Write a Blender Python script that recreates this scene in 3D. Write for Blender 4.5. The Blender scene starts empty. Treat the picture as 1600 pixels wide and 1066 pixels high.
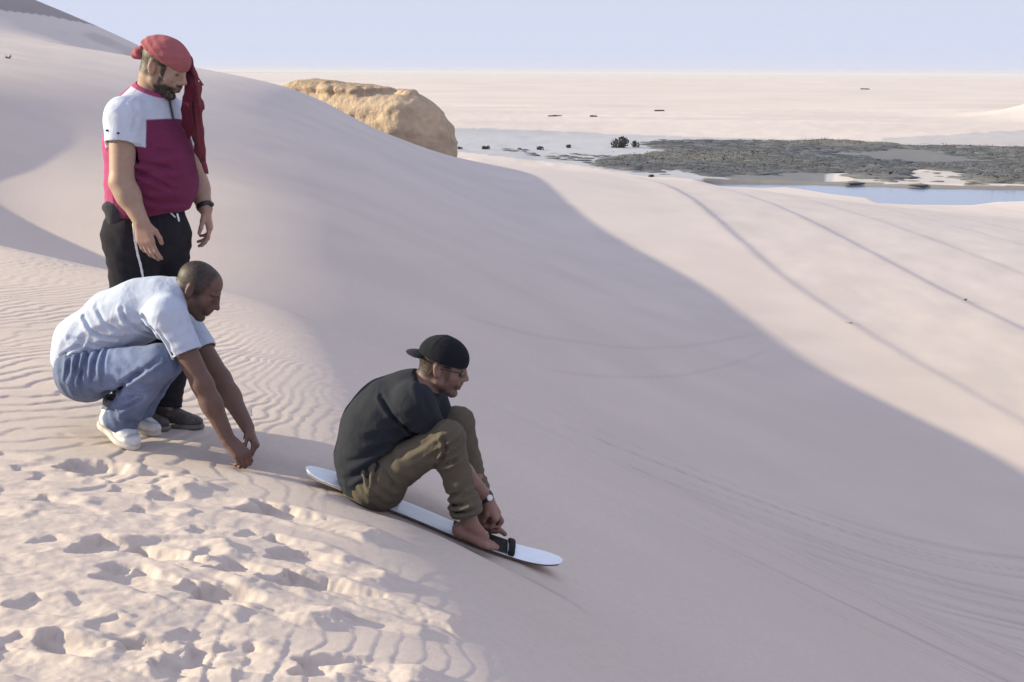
import bpy, math
import numpy as np
from mathutils import Matrix, Vector

scene = bpy.context.scene
R = math.radians
rng = np.random.default_rng(7)

# ------------------------------------------------------------------ camera
CAM = np.array([0.0, 0.0, 1.6])
FPX, CX, CY = 2222.0, 800.0, 533.0          # focal length and centre in photograph pixels
PITCH, ROLL = R(10.69), R(0.30)
_f = np.array([0, math.cos(PITCH), -math.sin(PITCH)])
_u0 = np.array([0, math.sin(PITCH), math.cos(PITCH)])
_r0 = np.array([1.0, 0, 0])
# positive ROLL: the right end of the horizon hangs lower
_r = _r0 * math.cos(ROLL) + _u0 * math.sin(ROLL)
_u = _u0 * math.cos(ROLL) - _r0 * math.sin(ROLL)

cam_data = bpy.data.cameras.new("camera")
cam = bpy.data.objects.new("camera", cam_data)
scene.collection.objects.link(cam)
cam_data.sensor_width = 36.0
cam_data.lens = FPX / 1600.0 * 36.0
cam_data.clip_start = 0.05
cam_data.clip_end = 60000
m = Matrix((tuple(_r), tuple(_u), tuple(-_f))).transposed().to_4x4()
m.translation = Vector(CAM)
cam.matrix_world = m
scene.camera = cam

# ------------------------------------------------------------------ light
SUN_EL, SUN_AZ = R(18.9), R(4.0)      # sunlight travels to +x, a little towards -y
sun_travel = Vector((math.cos(SUN_EL) * math.cos(SUN_AZ), -math.cos(SUN_EL) * math.sin(SUN_AZ), -math.sin(SUN_EL)))
sd = bpy.data.lights.new("sun", 'SUN')
sd.energy = 2.55
sd.angle = R(0.53)
sd.color = (1.0, 1.0, 0.56)
so = bpy.data.objects.new("sun", sd)
so.rotation_euler = sun_travel.to_track_quat('-Z', 'Y').to_euler()
so.location = (-30, 5, 20)
scene.collection.objects.link(so)

world = bpy.data.worlds.new("World")
scene.world = world
world.use_nodes = True
wn = world.node_tree
bg = wn.nodes["Background"]
sky = wn.nodes.new("ShaderNodeTexSky")
sky.sky_type = 'NISHITA'
sky.sun_disc = False
sky.sun_elevation = SUN_EL
_to_sun = -sun_travel
sky.sun_rotation = math.atan2(_to_sun.x, _to_sun.y)
sky.altitude = 0
sky.air_density = 3.0
sky.dust_density = 5.0
sky.ozone_density = 0.8
# the air is clear down to the horizon: look the colour up a little higher than the view direction
_tc = wn.nodes.new("ShaderNodeTexCoord")
_mp = wn.nodes.new("ShaderNodeMapping"); _mp.inputs["Location"].default_value = (0, 0, 1.0)
wn.links.new(_tc.outputs["Generated"], _mp.inputs["Vector"])
wn.links.new(_mp.outputs[0], sky.inputs["Vector"])
wn.links.new(sky.outputs[0], bg.inputs[0])
bg.inputs[1].default_value = 0.15

vs = scene.view_settings
vs.view_transform = 'Standard'
vs.look = 'None'
vs.gamma = 1.0
vs.use_curve_mapping = False
vs.exposure = 1.51
vs.use_white_balance = True
vs.white_balance_temperature = 6200
vs.white_balance_tint = 37
scene.cycles.use_denoising = True
scene.cycles.max_bounces = 6
scene.cycles.diffuse_bounces = 3

# ------------------------------------------------------------------ helpers
def ray(px, py):
    return _f + (px - CX) / FPX * _r - (py - CY) / FPX * _u

def P(px, py, y):
    """The point that the photograph shows at (px, py), standing y metres ahead of the camera."""
    d = ray(px, py)
    return CAM + d * (y / d[1])

def project(p):
    q = np.asarray(p, float) - CAM
    w = q @ _f
    return CX + FPX * (q @ _r) / w, CY - FPX * (q @ _u) / w

def sstep(a, b, x):
    t = np.clip((x - a) / (b - a), 0, 1)
    return t * t * (3 - 2 * t)

def _hash3(ix, iy, iz, seed):
    h = (ix.astype(np.int64) * 374761393 + iy.astype(np.int64) * 668265263 + iz.astype(np.int64) * 2147483647 + seed * 144665)
    h = (h ^ (h >> 13)) * 1274126177
    h = h & 0xffffffff
    h = h ^ (h >> 16)
    return (h & 0xffff).astype(np.float32) / 32767.5 - 1.0

def noise2(x, y, seed=0):
    ix, iy = np.floor(x), np.floor(y)
    fx, fy = x - ix, y - iy
    ux, uy = fx * fx * fx * (fx * (fx * 6 - 15) + 10), fy * fy * fy * (fy * (fy * 6 - 15) + 10)
    ix = ix.astype(np.int64); iy = iy.astype(np.int64); z = np.zeros_like(ix)
    a = _hash3(ix, iy, z, seed); b = _hash3(ix + 1, iy, z, seed)
    c = _hash3(ix, iy + 1, z, seed); d = _hash3(ix + 1, iy + 1, z, seed)
    return (a * (1 - ux) + b * ux) * (1 - uy) + (c * (1 - ux) + d * ux) * uy

def noise3(x, y, z, seed=0):
    ix, iy, iz = np.floor(x), np.floor(y), np.floor(z)
    fx, fy, fz = x - ix, y - iy, z - iz
    ux, uy, uz = fx * fx * (3 - 2 * fx), fy * fy * (3 - 2 * fy), fz * fz * (3 - 2 * fz)
    ix = ix.astype(np.int64); iy = iy.astype(np.int64); iz = iz.astype(np.int64)
    out = 0
    for dz in (0, 1):
        a = _hash3(ix, iy, iz + dz, seed); b = _hash3(ix + 1, iy, iz + dz, seed)
        c = _hash3(ix, iy + 1, iz + dz, seed); d = _hash3(ix + 1, iy + 1, iz + dz, seed)
        v = (a * (1 - ux) + b * ux) * (1 - uy) + (c * (1 - ux) + d * ux) * uy
        out = out + v * (uz if dz else 1 - uz)
    return out

def fbm2(x, y, seed=0, octaves=4, gain=0.5):
    s, a = 0, 1.0
    for o in range(octaves):
        s = s + a * noise2(x * 2 ** o + 17.3 * o, y * 2 ** o - 9.1 * o, seed + o)
        a *= gain
    return s

def pchip(xk, yk, x):
    xk = np.asarray(xk, float); yk = np.asarray(yk, float)
    h = np.diff(xk); dl = np.diff(yk) / h
    d = np.zeros_like(yk)
    w1 = 2 * h[1:] + h[:-1]; w2 = h[1:] + 2 * h[:-1]
    ok = dl[:-1] * dl[1:] > 0
    with np.errstate(divide='ignore', invalid='ignore'):
        d[1:-1] = np.where(ok, (w1 + w2) / (w1 / dl[:-1] + w2 / dl[1:]), 0)
    d[0], d[-1] = dl[0], dl[-1]
    i = np.clip(np.searchsorted(xk, x) - 1, 0, len(h) - 1)
    t = np.clip((x - xk[i]) / h[i], 0, 1)
    t2, t3 = t * t, t * t * t
    return ((2 * t3 - 3 * t2 + 1) * yk[i] + (t3 - 2 * t2 + t) * h[i] * d[i]
            + (-2 * t3 + 3 * t2) * yk[i + 1] + (t3 - t2) * h[i] * d[i + 1])

def mesh_obj(name, verts, faces, mat, parent=None, smooth=True, cols=None, loops4=None):
    me = bpy.data.meshes.new(name)
    verts = np.asarray(verts, np.float32)
    if isinstance(faces, np.ndarray):
        n = len(faces); k = faces.shape[1]
        me.vertices.add(len(verts)); me.vertices.foreach_set("co", verts.ravel())
        me.loops.add(n * k); me.polygons.add(n)
        me.loops.foreach_set("vertex_index", faces.astype(np.int32).ravel())
        me.polygons.foreach_set("loop_start", np.arange(0, n * k, k, dtype=np.int32))
        me.polygons.foreach_set("loop_total", np.full(n, k, np.int32))
        me.update(calc_edges=True)
    else:
        me.from_pydata(verts.tolist(), [], faces)
    me.polygons.foreach_set("use_smooth", np.full(len(me.polygons), smooth, bool))
    if cols is not None:
        at = me.attributes.new("col", 'FLOAT_COLOR', 'POINT')
        c4 = np.ones((len(verts), 4), np.float32); c4[:, :cols.shape[1]] = cols
        at.data.foreach_set("color", c4.ravel())
    if mat is not None:
        me.materials.append(mat)
    o = bpy.data.objects.new(name, me)
    scene.collection.objects.link(o)
    if parent is not None:
        o.parent = parent
        o.matrix_parent_inverse = parent.matrix_basis.inverted()
    return o

def tag(o, label=None, cat=None, group=None, kind=None):
    if label: o["label"] = label
    if cat: o["category"] = cat
    if group: o["group"] = group
    if kind: o["kind"] = kind
    return o

def empty(name, loc):
    o = bpy.data.objects.new(name, None)
    o.location = Vector([float(v) for v in loc])
    o.empty_display_size = 0.2
    scene.collection.objects.link(o)
    return o

# ------------------------------------------------------------------ materials
def principled(name, color=(0.5, 0.5, 0.5), rough=0.8, attr=False, sheen=0.0, spec=0.3, noise=None, bump=None, sss=0.0, bump2=None, speckle=None):
    """noise = (scale, amount); bump = (scale, strength, distance)"""
    mt = bpy.data.materials.new(name)
    mt.use_nodes = True
    nt = mt.node_tree
    b = nt.nodes["Principled BSDF"]
    b.inputs["Roughness"].default_value = rough
    b.inputs["Specular IOR Level"].default_value = spec
    if sheen:
        b.inputs["Sheen Weight"].default_value = sheen
        b.inputs["Sheen Roughness"].default_value = 0.6
    if sss:
        b.inputs["Subsurface Weight"].default_value = sss
        b.inputs["Subsurface Radius"].default_value = (0.012, 0.005, 0.003)
        b.inputs["Subsurface Scale"].default_value = 1.0
    tc = nt.nodes.new("ShaderNodeTexCoord")
    if attr:
        a = nt.nodes.new("ShaderNodeAttribute"); a.attribute_name = "col"
        src = a.outputs["Color"]
    else:
        c = nt.nodes.new("ShaderNodeRGB"); c.outputs[0].default_value = (*color, 1)
        src = c.outputs[0]
    if noise:
        n = nt.nodes.new("ShaderNodeTexNoise"); n.inputs["Scale"].default_value = noise[0]
        n.inputs["Detail"].default_value = 6; n.inputs["Roughness"].default_value = 0.65
        nt.links.new(tc.outputs["Object"], n.inputs["Vector"])
        mr = nt.nodes.new("ShaderNodeMapRange")
        mr.inputs["From Min"].default_value = 0.25; mr.inputs["From Max"].default_value = 0.75
        mr.inputs["To Min"].default_value = 1 - noise[1]; mr.inputs["To Max"].default_value = 1 + noise[1]
        nt.links.new(n.outputs["Fac"], mr.inputs["Value"])
        mx = nt.nodes.new("ShaderNodeMix"); mx.data_type = 'RGBA'; mx.blend_type = 'MULTIPLY'
        mx.inputs[0].default_value = 1.0
        nt.links.new(src, mx.inputs[6]); nt.links.new(mr.outputs[0], mx.inputs[7])
        src = mx.outputs[2]
    if speckle:
        # loose sand caught on the surface: colour, noise scale, threshold
        ns = nt.nodes.new("ShaderNodeTexNoise"); ns.inputs["Scale"].default_value = speckle[1]
        ns.inputs["Detail"].default_value = 8; ns.inputs["Roughness"].default_value = .75
        nt.links.new(tc.outputs["Object"], ns.inputs["Vector"])
        ms = nt.nodes.new("ShaderNodeMapRange"); ms.inputs["From Min"].default_value = speckle[2]; ms.inputs["From Max"].default_value = speckle[2] + .12
        ms.inputs["To Max"].default_value = .75
        nt.links.new(ns.outputs["Fac"], ms.inputs["Value"])
        mxs = nt.nodes.new("ShaderNodeMix"); mxs.data_type = 'RGBA'
        mxs.inputs[7].default_value = (*speckle[0], 1)
        nt.links.new(ms.outputs[0], mxs.inputs[0]); nt.links.new(src, mxs.inputs[6])
        src = mxs.outputs[2]
    nt.links.new(src, b.inputs["Base Color"])
    if bump:
        n2 = nt.nodes.new("ShaderNodeTexNoise"); n2.inputs["Scale"].default_value = bump[0]
        n2.inputs["Detail"].default_value = 5; n2.inputs["Roughness"].default_value = 0.7
        nt.links.new(tc.outputs["Object"], n2.inputs["Vector"])
        bp = nt.nodes.new("ShaderNodeBump")
        bp.inputs["Strength"].default_value = bump[1]; bp.inputs["Distance"].default_value = bump[2]
        nt.links.new(n2.outputs["Fac"], bp.inputs["Height"])
        last = bp
        if bump2:
            # a second, coarser relief under the first
            mpn = nt.nodes.new("ShaderNodeMapping"); mpn.inputs["Scale"].default_value = bump2[3]
            nt.links.new(tc.outputs["Object"], mpn.inputs["Vector"])
            n3 = nt.nodes.new("ShaderNodeTexNoise"); n3.inputs["Scale"].default_value = bump2[0]
            n3.inputs["Detail"].default_value = 4; n3.inputs["Roughness"].default_value = .55; n3.inputs["Distortion"].default_value = 1.2
            nt.links.new(mpn.outputs[0], n3.inputs["Vector"])
            bp2 = nt.nodes.new("ShaderNodeBump")
            bp2.inputs["Strength"].default_value = bump2[1]; bp2.inputs["Distance"].default_value = bump2[2]
            nt.links.new(n3.outputs["Fac"], bp2.inputs["Height"])
            nt.links.new(bp2.outputs[0], bp.inputs["Normal"])
        nt.links.new(bp.outputs[0], b.inputs["Normal"])
    return mt

# ------------------------------------------------------------------ dunes: cross-sections (x, z) at rising distances y
# columns: far left, left, shoulder, crest, brow, upper face, face foot, toe, plain, far right
SECT = [
 (-40, [(-200,0),(-25,.8),(-6,.22),(5.0,.00),(10.8,-.10),(11.8,-.45),(18,-3.4),(22,-4.6),(50,-6.0),(400,-7)]),
 (0.0, [(-200,0),(-25,.8),(-6,.22),(-.2,.00),(.90,-.13),(1.9,-.60),(9.0,-3.8),(13,-4.8),(40,-6.0),(400,-7)]),
 (3.0, [(-200,0),(-25,.8),(-6,.22),(-1.0,.00),(.10,-.13),(1.1,-.60),(8.2,-3.8),(12,-4.8),(40,-6.0),(400,-7)]),
 (6.2, [(-200,0),(-25,.8),(-6,.22),(-1.75,.00),(-.75,-.125),(.3,-.62),(7.4,-3.85),(11,-4.8),(40,-6.0),(400,-7)]),
 (8.5, [(-200,0),(-25,.8),(-7,.22),(-2.4,.00),(-1.25,-.13),(-.25,-.60),(7.8,-4.3),(11,-5.0),(40,-6.0),(400,-7)]),
 (11., [(-200,0),(-25,.8),(-8,.20),(-3.2,.00),(-2.0,-.13),(-1.0,-.56),(8.0,-4.5),(11,-5.1),(40,-6.1),(400,-7)]),
 (14., [(-200,0),(-26,.4),(-9,.16),(-5.2,.03),(-4.5,-.33),(-3.3,-.78),(8.2,-5.0),(10.6,-5.2),(40,-6.0),(400,-7)]),
 (16., [(-200,.5),(-26,.6),(-10,.32),(-6.9,.12),(-6.0,-.62),(-4.3,-1.02),(8.0,-5.2),(10.2,-5.35),(40,-6.0),(400,-7)]),
 (19.2, [(-200,1),(-27,.9),(-12,.6),(-8.5,.46),(-7.6,-.66),(-4.4,-.98),(7.5,-5.1),(9.6,-5.25),(40,-6.0),(400,-7)]),
 (21.4, [(-200,1.4),(-27,1.2),(-13,.9),(-10.6,.58),(-8.6,-.22),(-4.5,-.72),(7.1,-4.9),(9.2,-5.05),(40,-6.0),(400,-7)]),
 (24., [(-200,2),(-28,1.9),(-15,1.65),(-11.5,1.3),(-8.8,.2),(-4.6,-.45),(6.7,-4.7),(8.8,-4.85),(40,-6.0),(400,-7)]),
 (32., [(-200,3),(-28,2.9),(-18,2.1),(-12.5,1.6),(-8.6,.5),(-5.2,-.55),(5.8,-4.4),(7.6,-4.6),(40,-6.1),(400,-7)]),
 (40., [(-200,3.6),(-29,3.5),(-19,2.5),(-13.3,1.7),(-8.8,.60),(-5.2,-.55),(4.0,-3.95),(5.9,-4.15),(40,-6.0),(400,-7.)]),
 (48., [(-200,4.2),(-30,4.1),(-20.3,2.8),(-13.6,1.75),(-9.2,.75),(-5.6,-.60),(1.5,-3.15),(3.1,-3.3),(40,-6.0),(400,-7.1)]),
 (60., [(-200,5),(-32,5.2),(-21,3.1),(-14.,2.0),(-9.0,1.0),(-5.4,-.80),(-1.0,-2.25),(.8,-2.45),(40,-6.2),(400,-7.2)]),
 (66., [(-200,6),(-33,6.5),(-24,4.2),(-16.,1.2),(-9.5,.0),(-5.4,-1.6),(-.8,-2.55),(1.0,-2.7),(40,-6.4),(400,-7.2)]),
 (76., [(-200,8),(-38,10.),(-28,6.7),(-19.,3.1),(-13.,-.5),(-6.5,-2.9),(-1.0,-3.2),(5.0,-3.7),(40,-6.7),(400,-7.2)]),
 (88., [(-200,6),(-42,8.0),(-34,4.0),(-26.,-.5),(-18.,-3.5),(-10.,-4.3),(-3.0,-4.4),(5.0,-4.9),(34,-6.8),(400,-7.2)]),
 (103., [(-200,3),(-50,3.0),(-40,-.5),(-30.,-3.),(-20.,-4.6),(-10.,-5.2),(-3.0,-5.3),(5.0,-5.9),(34,-7.1),(400,-7.3)]),
 (118., [(-200,-4),(-50,-4.),(-40,-4.6),(-30.,-5.),(-20.,-5.4),(-10.,-5.8),(-3.0,-6.3),(5.0,-6.8),(34,-7.25),(400,-7.3)]),
 (145., [(-200,-6),(-50,-6),(-40,-6.2),(-30.,-6.3),(-20.,-6.4),(-10.,-6.5),(-3.0,-6.7),(5.0,-7.0),(34,-7.2),(400,-7.3)]),
 (400., [(-200,-7),(-50,-7),(-40,-7),(-30.,-7),(-20.,-7),(-10.,-7),(-3.0,-7),(5.0,-7),(34,-7.),(400,-7.)]),
 (30000., [(-200,-7),(-50,-7),(-40,-7),(-30.,-7),(-20.,-7),(-10.,-7),(-3.0,-7),(5.0,-7),(34,-7.),(400,-7.)]),
]
_NU, _NV = 1300, 1300
_UA, _VA = 2.0, 3.0
_U = np.linspace(-math.asinh(40000 / _UA), math.asinh(40000 / _UA), _NU)
_V = np.linspace(-math.asinh(60 / _VA), math.asinh(40000 / _VA), _NV)
_XS, _YS = _UA * np.sinh(_U), _VA * np.sinh(_V)

def _build_table():
    ys = np.array([s[0] for s in SECT], float)
    ky = np.arcsinh(ys / _VA)
    pts = np.array([s[1] for s in SECT], float)
    vq = np.clip(_V, ky[0], ky[-1])
    px = np.stack([pchip(ky, pts[:, j, 0], vq) for j in range(pts.shape[1])], 1)
    pz = np.stack([pchip(ky, pts[:, j, 1], vq) for j in range(pts.shape[1])], 1)
    T = np.empty((_NV, _NU))
    for i in range(_NV):
        T[i] = pchip(px[i], pz[i], np.clip(_XS, px[i][0], px[i][-1]))
    k = np.exp(-0.5 * (np.arange(-10, 11) / 4.0) ** 2); k /= k.sum()
    Tp = np.pad(T, ((10, 10), (0, 0)), mode='edge')
    T = sum(k[j] * Tp[j:j + _NV] for j in range(21))
    Tp = np.pad(T, ((0, 0), (10, 10)), mode='edge')
    T = sum(k[j] * Tp[:, j:j + _NU] for j in range(21))
    return T
_T = _build_table()

def base_height(x, y):
    fu = np.clip((np.arcsinh(x / _UA) - _U[0]) / (_U[1] - _U[0]), 1, _NU - 3)
    fv = np.clip((np.arcsinh(y / _VA) - _V[0]) / (_V[1] - _V[0]), 1, _NV - 3)
    iu, iv = np.floor(fu).astype(int), np.floor(fv).astype(int)
    tu, tv = fu - iu, fv - iv
    def w(t):
        return (((1 - t) ** 3) / 6, (3 * t ** 3 - 6 * t * t + 4) / 6, (-3 * t ** 3 + 3 * t * t + 3 * t + 1) / 6, t ** 3 / 6)
    wu, wv = w(tu), w(tv)
    out = 0
    for a in range(4):
        row = 0
        for b in range(4):
            row = row + wu[b] * _T[iv + a - 1, iu + b - 1]
        out = out + wv[a] * row
    return out

def crest_x(y):
    return np.interp(y, [-40, 0, 3, 6.2, 8.5, 11, 14, 18, 24], [9, .1, -.7, -1.5, -2.1, -2.8, -5.2, -9.2, -13])

# footprints, traced in the photograph: (px, py, length px, lean) ; lean = image slope of the long axis
PRINTS = [
 (122,856,105,.16),(238,858,170,.05),(285,882,150,.30),(268,925,165,.30),(180,940,105,.02),(105,955,120,.20),
 (75,1008,120,.20),(150,1018,130,.25),(272,1012,140,.08),(48,1042,120,.40),(300,1046,110,.08),(232,768,90,.12),
 (205,742,150,.20),(485,813,150,.28),(482,858,110,.28),(415,905,130,.28),(405,948,150,.22),(565,938,210,.28),
 (598,977,100,.20),(385,884,120,.24),(520,886,130,.26),(320,780,120,.10),(100,780,70,.05),(45,768,80,.05),
 (350,835,90,.15),(440,845,100,.2),(20,985,90,.1),
 (340,1000,100,.15),(420,1035,200,.12),(210,985,90,.2),(330,930,90,.25),(60,730,60,.0),(25,712,60,.1),(90,745,60,.1),
 (10,800,60,.1),(250,798,70,.1),(560,1050,160,.1),(300,748,70,.15),
]

def ray_ground(px, py, z0=0.0, it=12):
    d = ray(px, py)
    z = z0
    for _ in range(it):
        t = (z - CAM[2]) / d[2]
        p = CAM + d * t
        z = 0.5 * z + 0.5 * float(base_height(np.array([p[0]]), np.array([p[1]]))[0])
    return p

_CACHE = {}
def _print_list():
    if 'p' not in _CACHE:
        r = np.random.default_rng(3)
        out = []
        for n, (px, py, L, lean) in enumerate(PRINTS):
            a = ray_ground(px - L * .6, py - L * .6 * lean); b = ray_ground(px + L * .6, py + L * .6 * lean)
            c = (a + b) / 2; ax = (b - a)[:2]; la = np.hypot(*ax) / 2; ax = ax / (2 * la)
            lb = max(.045, min(.080, la * .36)) * r.uniform(.8, 1.25)
            D = (.012 + .020 * min(la / .2, 1.4)) * r.uniform(.5, 1.1) * (1.4 if L >= 130 else .85)
            out.append((c, ax, la, lb, D))
        _CACHE['p'] = out
    return _CACHE['p']

def _prints(x, y):
    dz = np.zeros_like(x)
    near = (np.abs(x) < 4) & (y > 2.6) & (y < 8)
    idx = np.nonzero(near)
    X, Y = x[idx], y[idx]
    acc = np.zeros_like(X)
    for n, (c, ax, la, lb, D) in enumerate(_print_list()):
        qx, qy = X - c[0], Y - c[1]
        sel = (np.abs(qx) < 3 * la + .2) & (np.abs(qy) < 3 * la + .2)
        qx, qy = qx[sel], qy[sel]
        wob = .20 * noise2(qx * 9 + n * 3.1, qy * 13 + 5, n) + .05 * noise2(qx * 32 + n, qy * 32, n + 9) + .03 * noise2(qx * 70 + n, qy * 70, n + 19)
        u = (qx * ax[0] + qy * ax[1]) / la + wob
        v = (-qx * ax[1] + qy * ax[0]) / lb + wob * 1.4
        prof = np.where(u < 1, -1 + 1.5 * np.clip((u + 1) / 2, 0, 1) ** 1.05, .5 * (1 - sstep(1, 1.5, u)))
        left = sstep(-1.10, -.95, u)
        lat = 1 - sstep(.78, 1.14, np.abs(v))
        rim = .16 * np.exp(-((np.abs(v) - 1.3) / .28) ** 2) * sstep(-1.2, -.2, u) * (1 - sstep(.7, 1.4, u))
        acc[sel] += D * (prof * left * lat + rim)
    dz[idx] = acc
    return dz

# streaks that boards have dragged down the slip face: (points in the photograph, half width m, depth m)
def _tracks():
    out = []
    r = np.random.default_rng(11)
    for k in range(90):
        # all leave the brow between the men and run down the fall line
        t = r.uniform(0, 1) ** 1.4
        x0 = -.9 + r.uniform(0, 1.8); y0 = 8.3 + 10.0 * t
        az = .13 + r.uniform(-.05, .06)
        wdt = r.uniform(.006, .020) * (1 + 1.6 * t)
        out.append((x0, y0, az, wdt, r.uniform(.25, 1.0), r.uniform(0, 100), r.uniform(0, 2.5)))
    return out
TRACKS = _tracks()

def detail(x, y, z):
    """small relief on top of the dune form, and a tone (darker or lighter sand)"""
    r = np.hypot(x, y)
    tone = np.zeros_like(x)
    dz = np.zeros_like(x)
    # broad soft unevenness
    dz += .012 * noise2(x * .9, y * .9, 40) * (1 - sstep(60, 120, r)) * (1 - .6 * sstep(-.5, 1.0, x - crest_x(y)))
    # ripples on the windward side
    s = x - crest_x(y)
    mr = (1 - sstep(.15, 1.05, s + .25 * noise2(x * 1.7, y * 1.7, 5))) * (1 - sstep(14, 22, y)) * sstep(2, 3, r)
    idx = np.nonzero(mr > 0.001)
    X, Y, M = x[idx], y[idx], mr[idx]
    wx = .10 * noise2(X * 2.2, Y * 2.2, 1) + .040 * noise2(X * 6, Y * 6, 2) + .012 * noise2(X * 16, Y * 16, 14)
    kap = .60 * sstep(-.9, -2.3, X)
    lam = .088 + .03 * sstep(-1.2, -2.6, X)
    ph = (X + wx - kap * (Y - 6.3) * .8) / lam
    fr = ph - np.floor(ph)
    prof = np.where(fr < .88, (fr / .88) ** .8, (1 - fr) / .12)
    amp = .0056 * (1 + .5 * noise2(X * 1.3, Y * 1.3, 8))
    rip = amp * (prof - .5)
    # trodden patches erase them
    rip *= 1 - .75 * sstep(.05, .5, noise2(X * 1.1 + 4, Y * 1.1, 21)) * sstep(6.2, 5.2, Y)
    dz[idx] += rip * M
    # trampled foreground
    mt = sstep(5.9, 4.9, y) * (1 - sstep(-.1, .55, s)) * sstep(2, 2.8, r)
    idx = np.nonzero(mt > .001)
    X, Y = x[idx], y[idx]
    n = fbm2(X * 4.5, Y * 6.5, 31, 4, .55)
    nr = 1 - np.abs(noise2(X * 7 + .4 * n, Y * 10, 35))
    dz[idx] += mt[idx] * (.006 * n + .006 * (nr - .6))
    # crumbs and grain of the disturbed sand
    dz[idx] += mt[idx] * (.0009 * noise2(X * 38, Y * 38, 36) + .0008 * noise2(X * 75, Y * 75, 37))
    dz += _prints(x, y)
    # drag mark of the board across the brow
    if 'drag' not in _CACHE: _CACHE['drag'] = (ray_ground(330, 700), ray_ground(505, 742))
    a, b = _CACHE['drag']
    d = (b - a)[:2]; L = np.hypot(*d); d = d / L
    u = ((x - a[0]) * d[0] + (y - a[1]) * d[1]) / L
    v = -(x - a[0]) * d[1] + (y - a[1]) * d[0]
    md = sstep(-.25, .1, u) * (1 - sstep(2.2, 3.2, u))
    dz -= md * .022 * np.exp(-((v + .02) / .17) ** 4)
    tone -= .16 * md * np.exp(-((v + .02) / .15) ** 4)
    # tracks on the face
    near = (y > 5.4) & (y < 30) & (x > -2) & (x < 14)
    idx = np.nonzero(near)
    X, Y = x[idx], y[idx]
    dd = np.zeros_like(X); tt = np.zeros_like(X)
    for (x0, y0, az, w, st, sd_, delay) in TRACKS:
        yy = y0 + az * (X - x0) + .10 * noise2(X * .35 + sd_, X * 0 + sd_, 60) + .02 * noise2(X * 1.5 + sd_, X * 0, 61)
        ww = w * (1 + .08 * np.clip(X - x0, 0, 20))
        g = np.exp(-((Y - yy) / ww) ** 2) * sstep(x0 + delay, x0 + delay + 1.2, X) * st
        g = g * (.65 + .35 * noise2(X * .8 + sd_, Y * .8, 62)) * (1 - .75 * sstep(9, 13, X))
        dd -= .009 * g
        tt -= .21 * g * np.array([1.0])
    band = np.exp(-((Y - (12.5 + .13 * (X + 1))) / 3.6) ** 2) * sstep(-.8, 1.5, X) * (1 - sstep(8, 11, X))
    st = noise2(X * .35, (Y - .13 * X) * 5, 70) + .7 * noise2(X * .9, (Y - .13 * X) * 13, 71)
    tt += .055 * st * band - .025 * band
    dd += .004 * st * band
    dz[idx] += dd; tone[idx] += tt
    # faint wind ripples all over the slip face
    sl = sstep(.3, 1.2, s) * (1 - sstep(12, 22, r)) * sstep(3, 4, r)
    idx = np.nonzero(sl > .01)
    X, Y = x[idx], y[idx]
    q = (Y - .35 * X + .12 * noise2(X * 1.1, Y * 1.1, 170)) / .11
    dz[idx] += sl[idx] * (.0011 * np.sin(6.283 * q) * (.5 + .5 * noise2(X * .7, Y * .7, 171)) + .0012 * noise2(X * 9, Y * 9, 172))
    # shallow groove below the board, darkened to paint in the board's shadow
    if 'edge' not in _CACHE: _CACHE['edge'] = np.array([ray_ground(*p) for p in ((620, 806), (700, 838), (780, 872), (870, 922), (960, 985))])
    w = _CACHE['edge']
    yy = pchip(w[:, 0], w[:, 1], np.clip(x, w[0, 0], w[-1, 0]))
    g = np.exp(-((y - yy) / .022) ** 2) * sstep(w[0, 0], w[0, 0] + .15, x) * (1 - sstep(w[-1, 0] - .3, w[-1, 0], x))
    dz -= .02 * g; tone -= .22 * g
    # two old curved traverses
    for pts in ([(700,487),(830,522),(940,538),(1040,540),(1120,532),(1200,515)], [(830,572),(930,586),(1040,586),(1120,572),(1215,538)]):
        key = pts[0]
        if key not in _CACHE: _CACHE[key] = np.array([ray_ground(*p) for p in pts])
        w = _CACHE[key]
        xs_ = w[:, 0]; ys_ = w[:, 1]
        o = np.argsort(xs_)
        yy = pchip(xs_[o], ys_[o], x)
        g = np.exp(-((y - yy) / (.0045 * np.clip(yy, 5, 60))) ** 2) * sstep(xs_.min(), xs_.min() + .6, x) * (1 - sstep(xs_.max() - 1, xs_.max(), x))
        tone -= .08 * g; dz -= .012 * g
    # low ridges that run beside the dune on the plain below
    t = x + .106 * y
    mp = sstep(10.8, 13, t) * (1 - sstep(95, 110, y))
    q = t * .24 + .35 * noise2(x * .05, y * .03, 80)
    fr = q - np.floor(q)
    pr = np.where(fr < .90, fr / .90, (1 - fr) / .10); pr = pr * pr * (3 - 2 * pr)
    dz += mp * ((.07 - .05 * sstep(16, 24, t)) * (pr - .5) * np.clip(.25 + 1.1 * noise2(x * .06, y * .02, 81), 0, 1.2) + .012 * fbm2(x * .8, y * .5, 82, 3))
    far = np.nonzero((y > 55) & (np.abs(x) < .8 * y))
    if len(far[0]):
        X, Y, Z = x[far], y[far], z[far] + dz[far]
        yn, yf, lim = pond_mask(X, Y)
        # the sunny bank falls just clear of the line of sight to the water, with a crumbled edge
        zs = CAM[2] - (CAM[2] - POND_Z) * (Y / yn) - .03
        Z = np.where(Y < yn + 1, Z - lim * np.clip(Z - zs, 0, 3) * sstep(58, 75, Y), Z)
        ins = sstep(yn - .3, yn + .5, Y) * (1 - sstep(yf - .8, yf + .8, Y)) * lim
        Z = Z + ins * (POND_Z - .6 - Z)
        # low swells of the far plain, and a dune standing at its right
        fr = sstep(190, 260, Y)
        Z = Z + fr * (.9 * noise2(X * .006, Y * .012, 120) + .35 * noise2(X * .02, Y * .05, 121) + .15 * noise2(X * .05, Y * .12, 122))
        Z = Z + 5.5 * np.exp(-(((X - 118) / 16) ** 2 + ((Y - 292) / 22) ** 2))
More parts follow.
